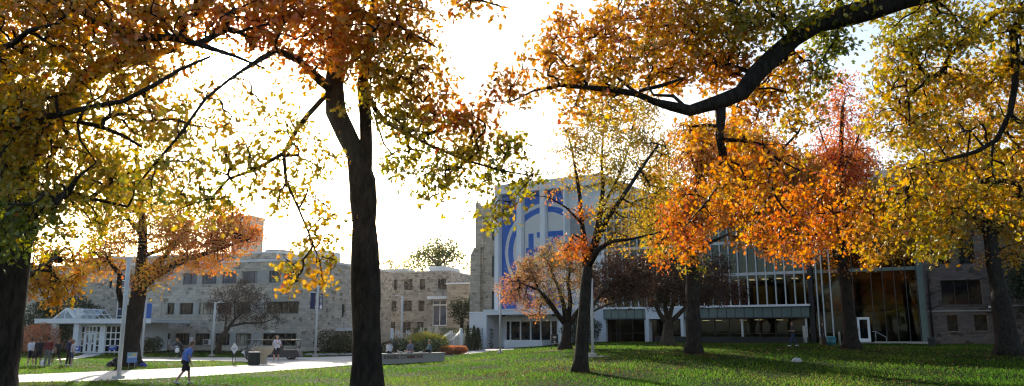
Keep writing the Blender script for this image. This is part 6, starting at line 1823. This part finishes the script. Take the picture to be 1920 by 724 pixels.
def person(label, b, rz, pose=None, scale=1.0, skin=SK, top=(.5, .5, .5), top_sleeve='short', legs='shorts', legc=(.02, .02, .025), hairc=(.05, .03, .02), hair='short', shoe=(.6, .6, .62), slim=1.0, dz=0.0):
    J = dict(STAND)
    if pose: J.update(pose)
    J = {k: Vector(v) for k, v in J.items()}
    root = empty('person', Vector(b) + Vector((0, 0, dz)), rz, label, 'person')
    root.scale = (scale, scale, scale)
    w = slim
    body = MB()
    up = (J['neck'] - J['pelvis']).normalized()
    sd = (J['shl'] - J['shr']).normalized()
    fw = sd.cross(up).normalized() * -1       # front of the body is local -y
    if fw.y > 0 and abs(fw.y) > .3 and not (pose and pose.get('_flip')): fw = -fw

    def torso(mb, e, lo=0.0, hi=1.0, belly=1.0):
        pl, ch = J['pelvis'], J['chest']
        for s in (-1, 1):
            capsule(mb, pl + sd * (.075 * s * w), ch + sd * (.085 * s * w) - up * .04, .115 * w + e, .112 * w + e)
            capsule(mb, ch + sd * (.08 * s * w) - up * .04, (J['shl'] if s > 0 else J['shr']) - sd * (.03 * s), .10 * w + e, .062 * w + e)
        capsule(mb, pl + fw * .02, ch + fw * .02, .12 * w * belly + e, .12 * w + e)
    torso(body, 0)
    capsule(body, J['chest'] + up * .05, J['neck'], .085 * w, .058)
    hd = J['head']; hu = (hd - J['neck']).normalized()
    capsule(body, J['neck'], hd - hu * .08, .056, .055)
    capsule(body, hd - hu * .055 + fw * .015, hd + hu * .045, .073, .09)
    capsule(body, hd + fw * .085 - hu * .015, hd + fw * .098 - hu * .03, .014, .018, 6)          # nose
    for s in (-1, 1): capsule(body, hd + sd * (.088 * s) + hu * .01, hd + sd * (.092 * s) - hu * .03, .014, .012, 6)
    for S in 'lr':
        s = 1 if S == 'l' else -1
        capsule(body, J['sh' + S], J['el' + S], .052 * w, .04 * w); capsule(body, J['el' + S], J['wr' + S], .041 * w, .027)
        d = (J['wr' + S] - J['el' + S]).normalized()
        pm = J['wr' + S] + d * .05
        capsule(body, J['wr' + S], pm, .028, .032, 8)
        ax = fw if abs(d.dot(fw)) < .8 else up
        ax = (ax - d * ax.dot(d)).normalized(); cr_ = d.cross(ax).normalized()
        for k, L in enumerate((.065, .078, .073, .055)):
            p = pm + d * .025 + ax * (.024 - .016 * k); q = p + d * L * .55 - cr_ * (.01 * s); r = q + d * L * .4 - cr_ * (.024 * s)
            capsule(body, p, q, .0095, .009, 6); capsule(body, q, r, .009, .0075, 6)
        t0 = J['wr' + S] + d * .02 + ax * .025; capsule(body, t0, t0 + ax * .035 + d * .03, .011, .009, 6)
        capsule(body, J['hi' + S], J['kn' + S], .085 * w, .056 * w); capsule(body, J['kn' + S], J['kn' + S] * .6 + J['an' + S] * .4 + fw * -.012, .055 * w, .055 * w); capsule(body, J['kn' + S] * .6 + J['an' + S] * .4 - fw * .012, J['an' + S], .052 * w, .036)
        ft = (J.get('to' + S) or (J['an' + S] + fw * .15 - Vector((0, 0, .045))))
        capsule(body, J['an' + S] - Vector((0, 0, .02)), ft, .038, .03, 8)
    bd = remesh(body, 'body', skin, root, .016)
    # eyes and mouth belong to the head
    ey = MB()
    for s in (-1, 1): ey.ball(hd + fw * .088 + sd * (.03 * s) + hu * .012, .011, 8)
    ey.build('eyes', M['black'], root)
    mo = MB(); mo.ball(hd + fw * .083 - hu * .058, (.022, .012, .007), 8); mo.build('mouth', simple('lips', (.30, .10, .09), .6), root)
    # hair
    h = MB(); capsule(h, hd - fw * .022 + hu * .02, hd - fw * .012 + hu * .055, .095, .092); 
    if hair == 'long': capsule(h, hd - fw * .055, J['neck'] - fw * .085 - up * .12, .075, .05); [capsule(h, hd + sd * (.06 * s) - fw * .03, J['neck'] + sd * (.075 * s) - fw * .03 - up * .06, .05, .03) for s in (-1, 1)]
    if hair == 'tail': capsule(h, hd - fw * .10 + hu * .03, hd - fw * .15 - hu * .14, .035, .022)
    if hair == 'bun': h.ball(hd - fw * .11 + hu * .05, .05, 10)
    if hair == 'bald': h = MB(); capsule(h, hd - hu * .07 + fw * .045, hd - hu * .09 + fw * .03, .045, .04)
    remesh(h, 'beard' if hair == 'bald' else 'hair', cloth(hairc), root, .016)
    # top
    t = MB(); torso(t, .022)
    for S in 'lr':
        a, c_, wr = J['sh' + S], J['el' + S], J['wr' + S]
        if top_sleeve == 'short': capsule(t, a, a.lerp(c_, .62), .07 * w, .068 * w)
        elif top_sleeve == 'long': capsule(t, a, c_, .07 * w, .056 * w); capsule(t, c_, c_.lerp(wr, .93), .056 * w, .042 * w)
    remesh(t, 'shirt', cloth(top), root, .018)
    # legs
    g_ = MB()
    e = .02
    for s in (-1, 1): capsule(g_, J['pelvis'] + sd * (.07 * s * w) - up * .02, J['pelvis'] + sd * (.06 * s * w) + up * .05, .125 * w + e, .115 * w + e)
    for S in 'lr':
        a, c_, an = J['hi' + S], J['kn' + S], J['an' + S]
        if legs == 'shorts': capsule(g_, a, a.lerp(c_, .78), .108 * w, .098 * w)
        elif legs == 'trousers': capsule(g_, a, c_, .10 * w, .075 * w); capsule(g_, c_, c_.lerp(an, .92), .075 * w, .062 * w)
        elif legs == 'tight': capsule(g_, a, c_, .092 * w, .062 * w); capsule(g_, c_, c_.lerp(an, .92), .064 * w, .045 * w)
    remesh(g_, 'shorts' if legs == 'shorts' else 'trousers', cloth(legc), root, .018)
    for S in 'lr':
        s_ = MB(); an = J['an' + S]; ft = (J.get('to' + S) or (an + fw * .15 - Vector((0, 0, .045))))
        capsule(s_, an - fw * .04 - Vector((0, 0, .035)), ft + fw * .01, .048, .042, 10); remesh(s_, 'shoe', cloth(shoe), root, .016)
    return root


WALK = dict(hil=(.10, -.02, .92), hir=(-.10, .02, .92), knl=(.11, -.22, .53), anl=(.11, -.30, .12), knr=(-.11, .10, .50), anr=(-.11, .36, .14),
            ell=(.25, .12, 1.16), wrl=(.25, .16, .92), elr=(-.25, -.08, 1.15), wrr=(-.22, -.25, .96))
A_ = pi
# group on the left lawn
person('person in white t-shirt and black shorts seen from behind', gpt(56, 686.5), A_, dict(anl=(.16, .02, .09), anr=(-.2, .05, .09), knr=(-.16, 0, .5)), 1.0, top=(.68, .68, .75), legc=(.015, .015, .02))
person('person in black t-shirt and shorts facing the camera behind the white t-shirt', gd(70.5, 51.2), .3, None, 1.03, skin=SKD, top=(.02, .02, .025), legc=(.015, .015, .018))
person('person in dark red shirt and grey trousers with hands in front', gpt(87.5, 687), A_, dict(ell=(.27, -.02, 1.16), wrl=(.12, -.18, 1.02), elr=(-.27, -.02, 1.16), wrr=(-.1, -.18, 1.02)), 1.05, top=(.16, .015, .02), legs='trousers', legc=(.16, .16, .17))
person('person with blond ponytail in black top and leggings walking left', gpt(105, 684.5), -1.9, WALK, .96, top=(.02, .02, .022), legs='tight', legc=(.012, .012, .015), hairc=(.30, .17, .07), hair='tail', slim=.95)
person('person in navy sweatshirt and dark trousers standing at the group right', gpt(127, 685.5), 2.7, dict(anl=(.15, .02, .09), anr=(-.15, 0, .09)), 1.03, top=(.015, .018, .06), top_sleeve='long', legs='trousers', legc=(.012, .012, .018), hairc=(.12, .06, .03))
person('person with long reddish hair in white top behind the navy sweatshirt', gd(133.5, 51), 2.0, None, .95, top=(.60, .57, .60), legs='shorts', legc=(.05, .08, .14), hairc=(.28, .09, .04), hair='long', slim=.9)
# walker in blue
person('person in blue t-shirt and black shorts striding on the near grass edge', gpt(345, 721), 2.35,
       dict(pelvis=(0, .0, .93), chest=(0, -.10, 1.33), neck=(0, -.16, 1.46), head=(0, -.22, 1.59), shl=(.19, -.09, 1.38), shr=(-.19, -.09, 1.38), hil=(.10, 0, .9), hir=(-.10, 0, .9), knl=(.10, -.20, .52), anl=(.10, -.26, .10), knr=(-.10, .12, .50), anr=(-.10, .38, .14),
            ell=(.26, .04, 1.12), wrl=(.24, -.02, .87), elr=(-.26, -.02, 1.12), wrr=(-.22, -.12, .88)), 1.04, top=(.10, .19, .55), legc=(.012, .012, .018), hairc=(.16, .07, .03))
# frisbee player
person('bearded person in pale t-shirt and dark shorts looking up at the disc', gpt(517.5, 679), -.15,
       dict(head=(0, .01, 1.65), ell=(.30, .02, 1.16), wrl=(.14, -.22, 1.28), elr=(-.30, .0, 1.16), wrr=(-.22, -.22, 1.12), anl=(.17, 0, .09), anr=(-.17, 0, .09), knl=(.15, -.02, .5), knr=(-.15, -.02, .5)), 1.07, top=(.62, .60, .68), legc=(.012, .012, .02), hairc=(.20, .09, .05), hair='bald', slim=1.06)
# bending person far behind
person('person in dark clothes leaning left behind the blue t-shirt walker', gpt(337, 673), -1.4,
       dict(pelvis=(0, .1, .95), chest=(0, -.14, 1.30), neck=(0, -.23, 1.42), head=(0, -.30, 1.54), shl=(.19, -.14, 1.36), shr=(-.19, -.14, 1.36), ell=(.22, -.40, 1.18), wrl=(.18, -.62, 1.02), elr=(-.22, -.36, 1.16), wrr=(-.18, -.58, .98), hil=(.1, .1, .92), hir=(-.1, .1, .92), knl=(.1, 0, .5), knr=(-.1, .12, .5), anr=(-.1, .25, .09)),
       1.0, top=(.015, .018, .03), top_sleeve='long', legs='trousers', legc=(.012, .012, .015), hairc=(.28, .16, .07), hair='bun', slim=.92)
b_ = P(332, 657, 64)
m = MB(); m.ball((0, 0, 0), (.18, .12, .2), 10, jit=.15); o = m.build('white_bag', M['white'], loc=b_); tag(o, 'small white plastic bag held by the leaning person in dark clothes', 'bag')
# seated on the wall
CROSS = dict(pelvis=(0, 0, .12), chest=(0, -.04, .52), neck=(0, -.05, .66), head=(0, -.08, .81), shl=(.17, -.03, .58), shr=(-.17, -.03, .58), ell=(.26, -.12, .34), elr=(-.26, -.12, .34), wrl=(.12, -.30, .22), wrr=(-.12, -.30, .22),
             hil=(.1, -.02, .12), hir=(-.1, -.02, .12), knl=(.36, -.26, .14), knr=(-.36, -.26, .14), anl=(-.04, -.38, .07), anr=(.06, -.42, .07), tol=(-.16, -.42, .05), tor=(.18, -.46, .05))


def seat(px, D):
    v = P(px, 660, D); v.z = zt; return v


def wallD(px):
    u, z = plane_uz((L0.x, L0.y), (d.x, d.y), px, 660); return L0.y + d.y * u + .38


person('person with long brown hair in grey top sitting cross legged on the wall', seat(770, wallD(770)), -.3, CROSS, .95, top=(.17, .18, .24), top_sleeve='long', legs='bare' if False else 'shorts', legc=(.10, .10, .2), hairc=(.12, .06, .03), hair='long', slim=.92)
person('person in teal jacket and dark leggings sitting on the wall end', seat(806, wallD(803)), -1.2, dict(CROSS, knl=(.2, -.36, .22), knr=(-.15, -.42, .14), anl=(.1, -.62, .06), anr=(-.1, -.66, .06), tol=(.08, -.76, .06), tor=(-.1, -.80, .06)), .92, top=(.10, .19, .22), top_sleeve='long', legs='tight', legc=(.012, .012, .015), hairc=(.11, .05, .03), hair='bun', slim=.92)
person('person with dark hair and white shirt sitting on the wall beside the trunk', seat(729.5, wallD(729)), 2.9, CROSS, .92, top=(.60, .60, .64), legs='tight', legc=(.02, .02, .03), hairc=(.03, .02, .02), slim=.95)
m = MB(); v = seat(746, wallD(746)); m.lathe([(.035, 0), (.04, .1), (.04, .17), (.02, .2), (.02, .23)], 12); o = m.build('bottle', M['steel'], loc=v); tag(o, 'small drinks bottle standing on the wall between the seated people', 'bottle')
m = MB(); v = seat(752, wallD(752)); m.ball((0, 0, .06), (.16, .1, .07), 10, jit=.15); o = m.build('crumpled_bag', M['panelgrey'], loc=v); tag(o, 'crumpled grey bag lying on the wall between the seated people', 'bag')
# at the glass building
person('person in dark top and blue jeans walking left past the planter wall', gpt(1488, 650.5), -1.5, dict(WALK, wrl=(.1, -.24, 1.14), ell=(.26, -.02, 1.14), wrr=(-.1, -.26, 1.12), elr=(-.26, -.02, 1.14)), .98, top=(.03, .025, .03), legs='trousers', legc=(.03, .045, .10), hairc=(.05, .025, .015), hair='long', slim=.92)
person('person in black standing beside the brown box bin', gd(1543, 63.6), 1.2, None, 1.0, top=(.012, .012, .016), top_sleeve='long', legs='trousers', legc=(.012, .012, .03), hairc=(.02, .015, .01), hair='long')
# ================================================================ LIGHT
S = ray(428, 105).normalized()
EL = math.asin(S.z); AZ = atan2(S.x, S.y)
print('LEAVES', sum(TOT)); print('SUN el', math.degrees(EL), 'az', math.degrees(AZ))
sun = bpy.data.lights.new('sun', 'SUN'); sun.energy = SUN_E; sun.angle = radians(.53); sun.color = (1, .90, .74)
so = bpy.data.objects.new('sun', sun); COL.objects.link(so)
so.rotation_euler = (-S).to_track_quat('-Z', 'Y').to_euler()
wd = bpy.data.worlds.new('World'); SC.world = wd; wd.use_nodes = True
nt = wd.node_tree; nt.nodes.clear(); L = nt.links.new
sky = nt.nodes.new('ShaderNodeTexSky'); sky.sky_type = 'NISHITA'; sky.sun_disc = False; sky.sun_elevation = EL; sky.sun_rotation = AZ % (2 * pi)
sky.air_density = 1.0; sky.dust_density = 2.0; sky.ozone_density = 1.0
bg = nt.nodes.new('ShaderNodeBackground'); bg.inputs[1].default_value = SKY_E
# glow lobes added around the sun (aureole) - part of the sky itself
tc = nt.nodes.new('ShaderNodeTexCoord')
dt = nt.nodes.new('ShaderNodeVectorMath'); dt.operation = 'DOT_PRODUCT'; dt.inputs[1].default_value = tuple(S)
L(tc.outputs['Generated'], dt.inputs[0])
mxx = nt.nodes.new('ShaderNodeMath'); mxx.operation = 'MAXIMUM'; mxx.inputs[1].default_value = 0; L(dt.outputs['Value'], mxx.inputs[0])
def lobe(p, k):
    a = nt.nodes.new('ShaderNodeMath'); a.operation = 'POWER'; a.inputs[1].default_value = p; L(mxx.outputs[0], a.inputs[0])
    b = nt.nodes.new('ShaderNodeMath'); b.operation = 'MULTIPLY'; b.inputs[1].default_value = k; L(a.outputs[0], b.inputs[0]); return b
l1 = lobe(6, SUN_GLOW[0]); l2 = lobe(60, SUN_GLOW[1]); l3 = lobe(2500, SUN_GLOW[2])
s1 = nt.nodes.new('ShaderNodeMath'); s1.operation = 'ADD'; L(l1.outputs[0], s1.inputs[0]); L(l2.outputs[0], s1.inputs[1])
s2 = nt.nodes.new('ShaderNodeMath'); s2.operation = 'ADD'; L(s1.outputs[0], s2.inputs[0]); L(l3.outputs[0], s2.inputs[1])
s3 = nt.nodes.new('ShaderNodeMath'); s3.operation = 'ADD'; s3.inputs[1].default_value = SUN_GLOW[3]; L(s2.outputs[0], s3.inputs[0])
cl = nt.nodes.new('ShaderNodeMixRGB'); cl.blend_type = 'MULTIPLY'; cl.inputs[0].default_value = 1; cl.inputs[1].default_value = (1, .965, .90, 1); L(s3.outputs[0], cl.inputs[2])
ad = nt.nodes.new('ShaderNodeMixRGB'); ad.blend_type = 'ADD'; ad.inputs[0].default_value = 1; L(sky.outputs[0], ad.inputs[1]); L(cl.outputs[0], ad.inputs[2])
L(ad.outputs[0], bg.inputs[0])
out = nt.nodes.new('ShaderNodeOutputWorld'); L(bg.outputs[0], out.inputs[0])

if HAZE:  # scattering volume added for the glow towards the sun
    m, hnt, hout = newmat('haze_air')
    pv = hnt.nodes.new('ShaderNodeVolumePrincipled')
    pv.inputs['Color'].default_value = (1, .97, .92, 1); pv.inputs['Density'].default_value = HAZE; pv.inputs['Anisotropy'].default_value = .88
    hnt.links.new(pv.outputs[0], hout.inputs['Volume'])
    hb = MB(); hb.box(-140, 140, -60, 260, -2.5, 33)
    ho = hb.build('haze', m); tag(ho, 'thin pale haze volume added over the campus lawn for glow around the sun', 'haze', kind='stuff')
    m.cycles.homogeneous_volume = True
vs_ = SC.view_settings
vs_.view_transform = 'Standard'; vs_.look = 'None'; vs_.gamma = 1; vs_.exposure = EXPO
try: vs_.use_curve_mapping = False
except Exception: pass
cy = SC.cycles
cy.use_denoising = True; cy.pixel_filter_type = 'BLACKMAN_HARRIS'; cy.filter_width = 1.2
cy.max_bounces = 6; cy.diffuse_bounces = 3; cy.glossy_bounces = 2; cy.transmission_bounces = 4; cy.transparent_max_bounces = 10
cy.sample_clamp_indirect = 4; cy.caustics_reflective = False; cy.caustics_refractive = False
SC.render.film_transparent = False
